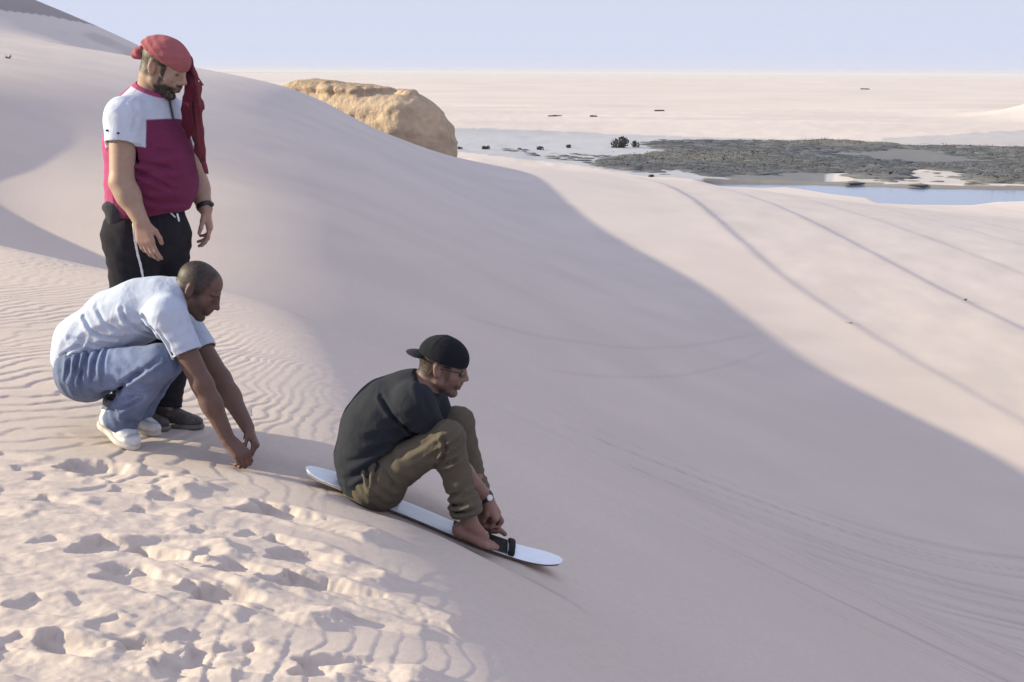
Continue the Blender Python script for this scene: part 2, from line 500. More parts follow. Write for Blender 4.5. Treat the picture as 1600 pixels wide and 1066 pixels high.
        Z = Z + .06 * fbm2(X * .35, Y * .35, 123, 3) * sstep(112, 125, Y) * (1 - sstep(300, 500, Y))
        dz[far] += Z - (z[far] + dz[far])
    return dz, tone

BOARD_PTS = [(478, 729), (500, 738), (530, 749), (560, 762), (600, 779), (650, 799), (700, 820), (750, 840), (790, 854), (820, 863), (850, 869.5), (880, 874)]
_BP = np.array([P(a, b, 5.80) for a, b in BOARD_PTS])

def height(x, y):
    x = np.asarray(x, float); y = np.asarray(y, float)
    z = base_height(x, y)
    dz, tone = detail(x, y, z)
    z = z + dz
    # the board presses the loose sand down; a little is pushed up beside it
    near = (x > _BP[0, 0] - .2) & (x < _BP[-1, 0] + .2) & (np.abs(y - 5.8) < .4)
    zb = pchip(_BP[:, 0], _BP[:, 2], np.clip(x, _BP[0, 0], _BP[-1, 0])) - .024
    lat_ = sstep(.34, .13, np.abs(y - 5.8)) * sstep(_BP[0, 0] - .15, _BP[0, 0], x) * (1 - sstep(_BP[-1, 0], _BP[-1, 0] + .2, x))
    z = np.where(near, z - lat_ * np.clip(z - zb, 0, .5), z)
    return z, tone

def ground_z(x, y):
    return float(height(np.array([x]), np.array([y]))[0][0])

def build_terrain():
    def geo(a, b, k):
        return a * np.exp(np.arange(0, math.log(b / a), k))
    rr = np.concatenate([[.02, .2, .5], geo(.8, 3, .02), geo(3, 11, .0017), geo(11, 30, .0048), geo(30, 125, .006), geo(125, 420, .012), geo(420, 38000, .06)])
    az = np.concatenate([np.arange(R(-178), R(-26), R(3)), np.arange(R(-25), R(2), .0017), np.arange(R(2), R(25), .0026), np.arange(R(26), R(181), R(3))])
    A, RR = np.meshgrid(az, rr)
    X, Y = RR * np.sin(A), RR * np.cos(A)
    Z, tone = height(X.ravel(), Y.ravel())
    X, Y = X.ravel(), Y.ravel()
    nr, na = len(rr), len(az)
    i = np.arange(nr - 1)[:, None] * na + np.arange(na)[None, :]
    j = np.arange(nr - 1)[:, None] * na + (np.arange(na)[None, :] + 1) % na
    F = np.stack([i, j, j + na, i + na], -1).reshape(-1, 4)
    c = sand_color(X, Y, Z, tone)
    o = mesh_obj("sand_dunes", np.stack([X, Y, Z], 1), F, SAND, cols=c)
    tag(o, "pale wind-rippled sand dune sloping down to a flat desert plain", kind="structure")
    return o

def sand_color(x, y, z, tone):
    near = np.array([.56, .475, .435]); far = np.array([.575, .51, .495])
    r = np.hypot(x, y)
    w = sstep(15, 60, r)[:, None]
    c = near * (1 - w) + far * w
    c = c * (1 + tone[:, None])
    c *= 1 + .035 * fbm2(x * .6, y * .6, 90, 3)[:, None] * (r < 60)[:, None]
    hill = np.nonzero((y > 36) & (y < 75) & (x < -8) & (x > -.5 * y))[0]
    if len(hill):
        X, Y = x[hill], y[hill]
        pt = sstep(.05, .45, noise2(X * .22, Y * .10, 140) + .5 * noise2(X * .9, Y * .4, 141)) * sstep(44, 54, Y)
        c[hill] *= 1 - .20 * pt[:, None]
    far = np.nonzero((y > 60) & (np.abs(x) < .5 * y))[0]
    if len(far):
        V = np.stack([x[far], y[far], z[far]], 1)
        q = V - CAM; w_ = q @ _f
        px = CX + FPX * (q @ _r) / w_; py = CY - FPX * (q @ _u) / w_
        jx = 7 * noise2(x[far] * .25, y[far] * .12, 130) + 4 * noise2(x[far] * .8, y[far] * .5, 131)
        jy = 2.2 * noise2(x[far] * .25, y[far] * .12, 132) + 1.2 * noise2(x[far] * .9, y[far] * .5, 133)
        cc = c[far]
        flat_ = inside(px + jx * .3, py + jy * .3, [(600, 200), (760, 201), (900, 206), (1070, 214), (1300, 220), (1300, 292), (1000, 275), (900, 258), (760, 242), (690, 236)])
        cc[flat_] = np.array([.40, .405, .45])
        st = inside(px + jx * .5, py + jy * .5, [(1380, 216), (1600, 204), (1780, 198), (1780, 240), (1380, 232)])
        cc[st] = np.array([.43, .41, .43])
        sc = inside(px + jx, py + jy, SCRUB)
        cc[sc] = np.array([.17, .175, .19])
        sp = inside(px + jx, py + jy, SPARSE)
        cc[sp & ~sc] = np.array([.46, .43, .43])
        yn, yf, lim = pond_mask(x[far], y[far])
        wet = (lim > .2) & (y[far] > yn - .6) & (y[far] < yf + 1.2)
        cc[wet] = np.array([.22, .20, .19])
        # crown of the hill behind, in a darker tone
        crown = inside(px + jx * .4, py + jy * .6, [(-80, -60), (60, -60), (110, 8), (186, 47), (120, 34), (60, 22), (-80, 6)])
        cc[crown & (y[far] < 100)] *= np.array([.52, .52, .54])
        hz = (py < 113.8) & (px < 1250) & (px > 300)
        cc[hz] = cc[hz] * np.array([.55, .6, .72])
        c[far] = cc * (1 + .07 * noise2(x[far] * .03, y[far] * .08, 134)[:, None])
    return np.clip(c, .02, .95)

SAND = principled("sand", attr=True, rough=.95, spec=.12, noise=(26.0, .06), bump=(230.0, .35, .004), bump2=(28.0, .25, .006, (1, 1, 1)))
# ------------------------------------------------------------------ smooth implicit modelling
def nrm(v):
    v = np.asarray(v, float)
    return v / np.linalg.norm(v)

def frame(fwd, up):
    """columns: forward, left, up"""
    f = nrm(fwd); l = nrm(np.cross(up, f)); u = np.cross(f, l)
    return np.stack([f, l, u], 1)

class Field:
    def __init__(self, res, far=.08, band=.03):
        self.res = res; self.prims = []; self.warps = []; self.far = far; self.band = band
    def _push(self, op, fn, lo, hi, k, label):
        self.prims.append((op, fn, np.asarray(lo, float), np.asarray(hi, float), k, label))
    def cone(self, a, b, ra, rb, k=.02, op='add', label=0, cap=None, squash=None):
        a = np.asarray(a, float); b = np.asarray(b, float)
        ba = b - a; bb = max(ba @ ba, 1e-9)
        grow = 1.0
        if squash is not None: grow = max(1.0, 1.0 / squash[1])
        def fn(x, y, z):
            px, py, pz = x - a[0], y - a[1], z - a[2]
            if squash is not None:
                n, s = squash
                q = (px * n[0] + py * n[1] + pz * n[2]) * (s - 1)
                px, py, pz = px + q * n[0], py + q * n[1], pz + q * n[2]
                q2 = (ba @ n) * (s - 1); b2 = ba + q2 * np.asarray(n)
            else:
                b2 = ba
            h = np.clip((px * b2[0] + py * b2[1] + pz * b2[2]) / max(b2 @ b2, 1e-9), 0, 1)
            d = np.sqrt((px - h * b2[0]) ** 2 + (py - h * b2[1]) ** 2 + (pz - h * b2[2]) ** 2) - (ra + (rb - ra) * h)
            if cap is not None:
                c, n2 = cap
                d = np.maximum(d, (x - c[0]) * n2[0] + (y - c[1]) * n2[1] + (z - c[2]) * n2[2])
            return d
        r = max(ra, rb) * grow
        self._push(op, fn, np.minimum(a, b) - r, np.maximum(a, b) + r, k, label)
    def chain(self, pts, radii, k=.02, **kw):
        for i in range(len(pts) - 1):
            self.cone(pts[i], pts[i + 1], radii[i], radii[i + 1], k, **kw)
    def ell(self, c, r, rot=None, k=.02, op='add', label=0):
        c = np.asarray(c, float); r = np.asarray(r, float)
        M = np.eye(3) if rot is None else np.asarray(rot)
        def fn(x, y, z):
            px, py, pz = x - c[0], y - c[1], z - c[2]
            q = [(px * M[0, i] + py * M[1, i] + pz * M[2, i]) for i in range(3)]
            k0 = np.sqrt(sum((q[i] / r[i]) ** 2 for i in range(3)))
            k1 = np.sqrt(sum((q[i] / r[i] ** 2) ** 2 for i in range(3)))
            return k0 * (k0 - 1) / np.maximum(k1, 1e-6)
        e = np.abs(M) @ r
        self._push(op, fn, c - e, c + e, k, label)
    def cut(self, c, n, lo=None, hi=None, k=.004):
        """take away everything on the side n of the plane through c (inside the box lo..hi if given)"""
        c = np.asarray(c, float); n = nrm(n)
        fn = lambda x, y, z: -((x - c[0]) * n[0] + (y - c[1]) * n[1] + (z - c[2]) * n[2])
        self._push('cut', fn, lo if lo is not None else (-1e9,) * 3, hi if hi is not None else (1e9,) * 3, k, 0)
    def warp(self, fn):
        self.warps.append(fn)
    def fold(self, c, n, lam, amp, rad, seed=0, curve=6.0):
        """cloth folds: ridges spaced lam apart across direction n, fading out rad from c"""
        c = np.asarray(c, float); n = nrm(n)
        def fn(x, y, z):
            qx, qy, qz = x - c[0], y - c[1], z - c[2]
            g = np.exp(-(qx * qx + qy * qy + qz * qz) / rad ** 2)
            t = (qx * n[0] + qy * n[1] + qz * n[2]) / lam + .55 * noise3(x * curve, y * curve, z * curve, seed)
            s = np.abs(np.mod(t, 1.0) * 2 - 1)
            return amp * g * (.45 - (1 - s) ** 1.6)
        self.warps.append(fn)
    def crease(self, pts, Y, amp=.010, w=.010, ymax=None):
        """a fold line traced on the side of the cloth that faces the camera: a groove with raised lips"""
        q = np.array([P(a, b, Y) for a, b in pts])
        ym = Y + .12 if ymax is None else ymax
        def fn(x, y, z):
            d2 = np.full(x.shape, 1.0, np.float32); side = np.zeros_like(d2)
            for i in range(len(q) - 1):
                ax_, az_ = q[i][0], q[i][2]; bx, bz = q[i + 1][0] - ax_, q[i + 1][2] - az_
                h = np.clip(((x - ax_) * bx + (z - az_) * bz) / (bx * bx + bz * bz), 0, 1)
                e = np.hypot(x - ax_ - h * bx, z - az_ - h * bz)
                m_ = e < d2; d2 = np.where(m_, e, d2)
                side = np.where(m_, np.sign((x - ax_) * bz - (z - az_) * bx), side)
            L_ = d2 * side
            ends = 1.0
            for e_ in (q[0], q[-1]):
                ends = ends * (1 - .8 * np.exp(-((x - e_[0]) ** 2 + (z - e_[2]) ** 2) / (1.6 * w) ** 2))
            g = amp * (np.exp(-(L_ / w) ** 2) - .75 * np.exp(-((L_ - 1.9 * w) / (1.3 * w)) ** 2) - .35 * np.exp(-((L_ + 2.0 * w) / (1.5 * w)) ** 2))
            return g * ends * (1 - sstep(ym - .04, ym + .02, y))
        self.warps.append(fn)
    def crumple(self, freq, amp, seed=0, stretch=(1, 1, 1)):
        def fn(x, y, z):
            return amp * (noise3(x * freq * stretch[0], y * freq * stretch[1], z * freq * stretch[2], seed)
                          + .5 * noise3(x * freq * 2.1 * stretch[0], y * freq * 2.1 * stretch[1], z * freq * 2.1 * stretch[2], seed + 1))
        self.warps.append(fn)
    def build(self, smooth=2):
        res = self.res
        adds = [p for p in self.prims if p[0] == 'add']
        pad_ = 4 * res + (.01 if self.far < .1 else self.band)
        lo = np.min([p[2] for p in adds], 0) - pad_
        hi = np.max([p[3] for p in adds], 0) + pad_
        n = np.ceil((hi - lo) / res).astype(int) + 1
        D = np.full(n, self.far, np.float32)
        B = np.full(n, self.far, np.float32)
        L = np.zeros(n, np.int8)
        ax = [(lo[i] + res * np.arange(n[i])).astype(np.float32) for i in range(3)]
        for op, fn, pl, ph, k, label in self.prims:
            mg = k + 3 * res + (0 if self.far < .1 else self.far)
            i0 = np.clip(np.floor((pl - mg - lo) / res), 0, n).astype(int)
            i1 = np.clip(np.ceil((ph + mg - lo) / res) + 1, 0, n).astype(int)
            if (i1 <= i0).any(): continue
            sl = tuple(slice(i0[i], i1[i]) for i in range(3))
            d = fn(ax[0][sl[0]][:, None, None], ax[1][sl[1]][None, :, None], ax[2][sl[2]][None, None, :]).astype(np.float32)
            c = D[sl]
            if op == 'add':
                h = np.maximum(k - np.abs(c - d), 0) / k
                D[sl] = np.minimum(c, d) - h * h * k * .25
                b = B[sl]; L[sl] = np.where(d < b, label, L[sl]); B[sl] = np.minimum(b, d)
            elif op == 'sub':
                h = np.maximum(k - np.abs(c + d), 0) / k
                D[sl] = np.maximum(c, -d) + h * h * k * .25
            else:
                h = np.maximum(k - np.abs(c + d), 0) / k
                D[sl] = np.maximum(c, -d) + h * h * k * .25
        if self.warps:
            idx = np.nonzero(np.abs(D) < self.band)
            x, y, z = ax[0][idx[0]], ax[1][idx[1]], ax[2][idx[2]]
            s = 0
            for w in self.warps: s = s + w(x, y, z)
            D[idx] += s
        V, F = surface_nets(D, lo, res)
        if len(V) == 0: raise RuntimeError("empty field")
        gi = np.clip(np.round((V - lo) / res).astype(int), 0, n - 1)
        self.labels = L[gi[:, 0], gi[:, 1], gi[:, 2]]
        for _ in range(smooth):
            acc = np.zeros_like(V); cnt = np.zeros(len(V))
            for a, b in ((0, 1), (1, 2), (2, 3), (3, 0)):
                for p, q in ((a, b), (b, a)):
                    for ch in range(3):
                        acc[:, ch] += np.bincount(F[:, p], V[F[:, q], ch], len(V))
                    cnt += np.bincount(F[:, p], minlength=len(V))
            V = V * .5 + .5 * acc / np.maximum(cnt, 1)[:, None]
        self.V, self.F = V, F
        return V, F

def surface_nets(D, lo, res):
    S = D < 0
    n = np.array(D.shape)
    c = np.zeros(n - 1, np.int8)
    for dx in (0, 1):
        for dy in (0, 1):
            for dz in (0, 1):
                c += S[dx:n[0] - 1 + dx, dy:n[1] - 1 + dy, dz:n[2] - 1 + dz]
    act = np.nonzero((c > 0) & (c < 8))
    idx = np.full(n - 1, -1, np.int64)
    N = len(act[0]); idx[act] = np.arange(N)
    acc = np.zeros((N, 3)); cnt = np.zeros(N)
    corner = {}
    for dx in (0, 1):
        for dy in (0, 1):
            for dz in (0, 1):
                corner[dx, dy, dz] = D[act[0] + dx, act[1] + dy, act[2] + dz].astype(float)
    for axis in range(3):
        o = [i for i in range(3) if i != axis]
        for u in (0, 1):
            for v in (0, 1):
                p = [0, 0, 0]; p[o[0]] = u; p[o[1]] = v
                q = list(p); q[axis] = 1
                a, b = corner[tuple(p)], corner[tuple(q)]
                m = (a < 0) != (b < 0)
                t = np.where(m, a / np.where(m, a - b, 1), 0)
                pos = np.tile(np.array(p, float), (N, 1)); pos[:, axis] = t
                acc += pos * m[:, None]; cnt += m
    V = (np.stack(act, 1) + acc / cnt[:, None]) * res + lo
    Fs = []
    for axis in range(3):
        o = [(axis + 1) % 3, (axis + 2) % 3]
        sl0 = [slice(None)] * 3; sl1 = [slice(None)] * 3
        sl0[axis] = slice(0, -1); sl1[axis] = slice(1, None)
        s0, s1 = S[tuple(sl0)], S[tuple(sl1)]
        e = np.array(np.nonzero(s0 != s1))
        ok = (e[o[0]] > 0) & (e[o[1]] > 0) & (e[o[0]] < n[o[0]] - 1) & (e[o[1]] < n[o[1]] - 1)
        e = e[:, ok]
        flip = ~S[tuple(e)]
        def cell(a, b):
            q = e.copy(); q[o[0]] += a; q[o[1]] += b
            return idx[tuple(q)]
        f = np.stack([cell(-1, -1), cell(0, -1), cell(0, 0), cell(-1, 0)], 1)
        f[flip] = f[flip][:, ::-1]
        Fs.append(f)
    return V, np.concatenate(Fs)

def field_obj(name, fld, mat, parent, cols=None, smooth=1):
    V, F = fld.build(smooth)
    c = None
    if cols is not None:
        c = cols(V, fld.labels) if callable(cols) else np.tile(np.array(cols, np.float32), (len(V), 1))
    loc = np.zeros(3); pp = parent
    while pp is not None:
        loc = loc + np.array(pp.location); pp = pp.parent
    o = mesh_obj(name, V - loc, F, mat, None, True, c)
    o.parent = parent
    return o

# ------------------------------------------------------------------ figure pieces
def add_head(F, c, M, s=1.0, nose=1.0, k=.018, chin=1.0):
    """head of about 0.235 m centred at c, M = frame(forward, up); label 1"""
    c = np.asarray(c, float)
    h = lambda x, y, z: c + M @ (np.array([x, y, z]) * s)
    E = lambda p, r, kk=k, op='add', rot=None, label=1: F.ell(h(*p), np.array(r) * s, M if rot is None else M @ rot, kk, op, label)
    E((-.014, 0, .036), (.094, .074, .083)); E((.03, 0, .045), (.060, .062, .060)); E((.032, 0, -.03), (.052, .056, .074))
    E((-.03, 0, -.02), (.065, .058, .06))
    for sg in (-1, 1):
        F.cone(h(.0, sg * .050, -.055), h(.062, sg * .014, -.100), .021 * s, .017 * s, k, label=1)
        E((.056, sg * .040, -.022), (.024, .020, .020))
    E((.071, 0, -.101), (.019 * chin, .022, .016), .015)
    E((.056, 0, -.010), (.034, .050, .040)); E((.076, 0, .002), (.018, .016, .028), .012)
    F.cone(h(.079, -.036, .021), h(.079, .036, .021), .012 * s, .012 * s, .015, label=1)
    for sg in (-1, 1):
        E((.1015, sg * .035, .000), (.014, .016, .0095), .010, 'sub')
        E((.0765, sg * .034, .000), (.0125, .0135, .0115), .003)
        # upper and lower lid
        F.cone(h(.0875, sg * .022, .0060), h(.0815, sg * .046, .0050), .0042 * s, .0038 * s, .005, label=1)
        F.cone(h(.0850, sg * .023, -.0075), h(.0800, sg * .045, -.0065), .0036 * s, .0034 * s, .005, label=1)
    F.cone(h(.090, 0, .020), h(.096, 0, .002), .0090 * s, .0090 * s, .014, label=1)
    F.cone(h(.095, 0, .004), h(.109 + .004 * nose, 0, -.026), .0090 * s, .0112 * s, .012, label=1)
    for sg in (-1, 1):
        E((.098, sg * .012, -.031), (.012, .0085, .009), .008)
    E((.083, 0, -.052), (.020, .028, .022), .015)
    F.cone(h(.092, -.019, -.056), h(.092, .019, -.056), .0065 * s, .0065 * s, .008, label=1)
    F.cone(h(.090, -.017, -.0715), h(.090, .017, -.0715), .0072 * s, .0072 * s, .008, label=1)
    F.cone(h(.103, -.022, -.0635), h(.103, .022, -.0635), .004 * s, .004 * s, .005, op='sub')
    for sg in (-1, 1):
        a = math.radians(14)
        rot = np.array([[math.cos(a), 0, -math.sin(a)], [0, 1, 0], [math.sin(a), 0, math.cos(a)]])
        E((-.012, sg * .075, -.006), (.019, .009, .032), .008, rot=rot)
        E((-.006, sg * .086, -.002), (.011, .009, .020), .005, 'sub', rot=rot)

def add_hand(F, wrist, d, back, thumb, curl=(.3, .4, .45, .5), spread=.06, size=1.0, label=2, thumb_open=.6, thumb_curl=.4, rw=.027):
    """wrist point; d along the hand, back = out of the back of the hand, thumb = towards the thumb side"""
    w = np.asarray(wrist, float); d = nrm(d)
    back = np.asarray(back, float); back = nrm(back - d * (back @ d))
    t = np.cross(d, back)
    if t @ np.asarray(thumb) < 0: t = -t
    s = size
    offs = [.028, .0095, -.0095, -.027]          # across the palm, index to little finger
    plen = [.088, .090, .086, .078]
    flen = [(.042, .026, .021), (.046, .029, .022), (.042, .027, .022), (.033, .020, .019)]
    rad = [.0092, .0095, .0090, .0080]
    for i in range(4):
        kn = w + s * (d * plen[i] + t * offs[i])
        F.cone(w + s * t * offs[i] * .55 + d * .004, kn, .0165 * s, .0130 * s, .012, label=label)
        ang = curl[i] * .9
        p = kn
        for j in range(3):
            dd = d * math.cos(ang) - back * math.sin(ang) + t * spread * (1.5 - i) * .6
            dd = nrm(dd)
            q = p + dd * flen[i][j] * s
            F.cone(p, q, rad[i] * s * (1.05 - .08 * j), rad[i] * s * (.97 - .08 * j), .0045 if j else .008, label=label)
            p = q; ang += curl[i] * (1.15 if j == 0 else .8)
    b = w + s * (d * .022 + t * .022 - back * .004)
    m = b + s * (d * .032 + t * (.030 * thumb_open + .008) - back * .014)
    F.cone(b, m, .0150 * s, .0120 * s, .012, label=label)
    dd = nrm(d * (1 - .3 * thumb_curl) + t * (.45 * thumb_open) - back * thumb_curl)
    e = m + dd * .032 * s
    F.cone(m, e, .0115 * s, .0100 * s, .005, label=label)
    dd = nrm(d * (1 - .3 * thumb_curl) - t * .25 * thumb_curl - back * (thumb_curl + .15))
    F.cone(e, e + dd * .026 * s, .0100 * s, .0082 * s, .004, label=label)
    return w + d * .09 * s

def add_foot(F, ankle, d, up, length=.255, label=3, k=.015):
    """bare foot with five toes; ankle joint, d = towards the toes, up = away from the sole"""
    a = np.asarray(ankle, float); d = nrm(d); up = nrm(np.asarray(up) - d * (np.asarray(up) @ d)); l = np.cross(up, d)
    s = length / .255
    g = lambda x, y, z: a + s * (d * x + l * y + up * z)
    F.ell(g(-.030, 0, -.050), np.array([.034, .030, .032]) * s, np.stack([d, l, up], 1), k, label=label)
    F.cone(g(0, 0, -.005), g(.085, .004, -.042), .036 * s, .026 * s, k, label=label)
    F.cone(g(-.02, 0, -.055), g(.11, .022, -.066), .026 * s, .019 * s, k, label=label)
    F.cone(g(-.02, 0, -.055), g(.10, -.024, -.068), .026 * s, .017 * s, k, label=label)
    return a, d, up, l, s

def add_toes(F, st, side, label=3):
    a, d, up, l, s = st
    g = lambda x, y, z: a + s * (d * x + l * y * side + up * z)
    for i, (y, x0, ln, r) in enumerate([(.030, .112, .052, .0125), (.010, .116, .045, .0090), (-.007, .110, .040, .0085), (-.022, .102, .034, .0080), (-.035, .092, .028, .0078)]):
        F.cone(g(x0 - .02, y * .9, -.068), g(x0 + ln * .5, y, -.066), r * s * 1.1, r * s, .008, label=label)
        F.cone(g(x0 + ln * .5, y, -.066), g(x0 + ln, y, -.073), r * s, r * s * .95, .004, label=label)

def limb_cut_hollow(F, a, b, r, depth=.03):
    """opens the end of a sleeve or hem at b (direction a->b) so the limb comes out of a hollow"""
    d = nrm(np.asarray(b) - np.asarray(a))
    F.cone(np.asarray(b) - d * depth, np.asarray(b) + d * .05, r, r, .004, op='sub')

def add_shoe(F_up, F_sole, ankle, d, up, length=.29, rise=.075, width=.047):
    """trainer: upper and sole fields; ankle joint is .1 m above the ground side of the sole"""
    a = np.asarray(ankle, float); d = nrm(d); up = nrm(np.asarray(up) - d * (np.asarray(up) @ d)); l = np.cross(up, d)
    s = length / .29
    g = lambda x, y, z: a + s * (d * x + l * y + up * z)
    M = np.stack([d, l, up], 1)
    U = F_up
    U.ell(g(-.035, 0, -.052), np.array([.047, .041, .050]) * s, M, .02)
    U.cone(g(-.005, 0, -.02), g(.10, 0, -.058), .045 * s, .034 * s, .02)
    U.ell(g(.115, .002, -.066), np.array([.075, .046, .032]) * s, M, .02)
    U.cone(g(-.012, 0, .0), g(-.014, 0, .03), .046 * s, .047 * s, .02)
    U.cut(g(0, 0, -.088), -up)
    U.cone(g(-.012, 0, .025), g(-.014, 0, .08), .037 * s, .039 * s, .004, op='sub')
    for i in range(4):   # laces
        x = .035 + i * .022
        U.cone(g(x, -.022, -.022 - i * .0085), g(x + .008, .022, -.022 - i * .0085), .0045 * s, .0045 * s, .004, label=4)
    S = F_sole
    S.ell(g(-.030, 0, -.088), np.array([.056, .045, .030]) * s, M, .02)
    S.ell(g(.105, .002, -.088), np.array([.092, .051, .030]) * s, M, .03)
    S.cone(g(-.03, 0, -.088), g(.10, 0, -.088), .036 * s, .042 * s, .03)
    S.cut(g(0, 0, -.076), up)
    S.cut(g(0, 0, -.101), -up)
# ------------------------------------------------------------------ people
UP = np.array([0, 0, 1.0])
SKIN = principled("skin", attr=True, rough=.55, spec=.35, noise=(45.0, .10), bump=(260.0, .25, .002))
CLOTH = principled("cotton_cloth", attr=True, rough=.92, spec=.08, sheen=.02, noise=(30.0, .07), bump=(420.0, .3, .0015), bump2=(13.0, .55, .012, (1, 1, .6)))
DENIM = principled("denim_cloth", attr=True, rough=.9, spec=.15, sheen=.03, noise=(24.0, .16), bump=(380.0, .4, .002), bump2=(14.0, .55, .011, (.8, 1, 1)))
SHOE = principled("shoe_leather", attr=True, rough=.6, spec=.3, noise=(40.0, .12), bump=(160.0, .3, .003), speckle=((.45, .38, .33), 26.0, .60))
RUBBER = principled("shoe_rubber", attr=True, rough=.7, spec=.3, noise=(30.0, .12))
PLASTIC = principled("black_plastic", (.015, .015, .017), rough=.35, spec=.5)
METAL = principled("pale_metal", (.7, .7, .72), rough=.3, spec=.6)

def mix(a, b, t):
    return a * (1 - t[:, None]) + np.asarray(b)[None, :] * t[:, None]

def facing(yaw, pitch):
    y, p = R(yaw), R(pitch)
    return np.array([math.cos(p) * math.cos(y), -math.cos(p) * math.sin(y), -math.sin(p)])

def head_at(nose_px, Y, yaw, pitch, s, tilt=0.0):
    M = frame(facing(yaw, pitch), UP + np.array([0, tilt, 0]))
    c = P(*nose_px, Y) - M @ np.array([.122, 0, -.028]) * s
    return c, M

def hair_tone(col, q, mask, hair, amount, seed, freq=160):
    n = noise3(q[:, 0] * freq, q[:, 1] * freq, q[:, 2] * freq, seed)
    n2 = noise3(q[:, 0] * 35, q[:, 1] * 35, q[:, 2] * 35, seed + 1)
    t = np.clip(mask * amount * (1 + .35 * n + .25 * n2), 0, 1)
    return mix(col, hair, t)

def skin_cols(base, c, M, s, kind):
    base = np.array(base)
    def fn(V, L):
        col = np.tile(base, (len(V), 1))
        n = noise3(V[:, 0] * 18, V[:, 1] * 18, V[:, 2] * 18, 4)
        col = col * (1 + .06 * n[:, None])
        q = (V - c) @ M / s
        x, y, z = q[:, 0], np.abs(q[:, 1]), q[:, 2]
        head = (z > -.13) & (z < .15) & (np.abs(x) < .16) & (y < .11)
        hd = head.astype(float)
        # lips, eyes, brows
        lip = hd * np.exp(-((z + .064) / .012) ** 2) * sstep(.078, .088, x) * (1 - sstep(.018, .026, y))
        col = mix(col, base * np.array([.85, .62, .62]), .7 * lip)
        col = mix(col, base * np.array([1.15, .85, .8]), hd * .35 * np.exp(-(((x + .012) / .03) ** 2 + ((z + .006) / .04) ** 2)) * sstep(.066, .074, y))
        col = mix(col, base * np.array([1.1, .9, .88]), hd * .3 * np.exp(-(((x - .11) / .02) ** 2 + ((z + .025) / .015) ** 2)))
        brow = hd * np.exp(-((z - .024 + .10 * np.abs(y - .03)) / .0055) ** 2) * sstep(.060, .07, x) * sstep(.008, .014, y) * (1 - sstep(.048, .056, y))
        col = mix(col, (.02, .015, .013), .85 * brow)
        eye = hd * np.exp(-(((z - .000) / .0050) ** 2 + ((y - .034) / .011) ** 2)) * sstep(.073, .079, x)
        col = mix(col, (.03, .02, .02), np.clip(1.2 * eye, 0, 1))
        if kind == 'cropped':
            hairline = .030 + .020 * sstep(.02, .06, y) * 0
            m_ = hd * sstep(.062, .038, x + .30 * np.clip(.055 - z, 0, .1)) * sstep(-.035, -.005, z + .25 * np.clip(-x - .02, 0, .1))
            side = hd * sstep(.02, .0, x) * sstep(-.05, -.02, z + .4 * np.clip(-x - .01, 0, .1))
            m_ = np.maximum(m_, side * sstep(.052, .06, y) * sstep(-.012, .01, z)) * (1 - np.exp(-(((x + .012) / .021) ** 2 + ((z + .006) / .032) ** 2)) * sstep(.068, .078, y))
            col = hair_tone(col, q, m_, (.018, .016, .017), .80, 50)
            beard = hd * sstep(-.035, -.06, z) * sstep(-.02, .02, x)
            col = hair_tone(col, q, beard, (.03, .024, .024), .35, 60)
        if kind in ('bearded', 'stubble'):
            beard = hd * np.maximum(sstep(-.045, -.065, z + .35 * np.clip(.05 - x, 0, .08)) * sstep(-.005, .02, x), np.exp(-((z + .047) / .008) ** 2) * sstep(.085, .092, x) * (1 - sstep(.022, .03, y)))
            beard = np.maximum(beard, hd * sstep(.018, .028, x) * (1 - sstep(.040, .050, x)) * sstep(.05, .058, y) * sstep(-.07, -.06, z) * (1 - sstep(.03, .04, z)))
            beard *= (1 - .9 * lip)
            col = hair_tone(col, q, beard, (.022, .017, .016), 1.0 if kind == 'bearded' else .5, 61)
            hair = hd * sstep(.045, .03, x + .4 * np.clip(.03 - z, 0, .1)) * sstep(-.06, -.035, z + .3 * np.clip(x + .01, 0, .1)) * sstep(.0, -.012, x) 
            hair = np.maximum(hair, hd * sstep(.005, .02, z) * sstep(.048, .036, x)) * (1 - np.exp(-(((x + .012) / .022) ** 2 + ((z + .006) / .034) ** 2)) * sstep(.066, .076, y))
            col = hair_tone(col, q, hair, (.012, .010, .010), .95, 62)
        # finger nails and knuckles stay plain; slightly ruddier hands and feet
        hf = ((L == 2) | (L == 3)).astype(float)
        col = mix(col, base * np.array([1.08, .93, .92]), .6 * hf)
        return np.clip(col, .004, .95)
    return fn

def flat(colr, var=.05, seed=0, freq=7):
    colr = np.array(colr)
    def fn(V, L):
        n = noise3(V[:, 0] * freq, V[:, 1] * freq, V[:, 2] * freq, seed)
        return np.clip(colr[None, :] * (1 + var * n[:, None]), 0, 1)
    return fn

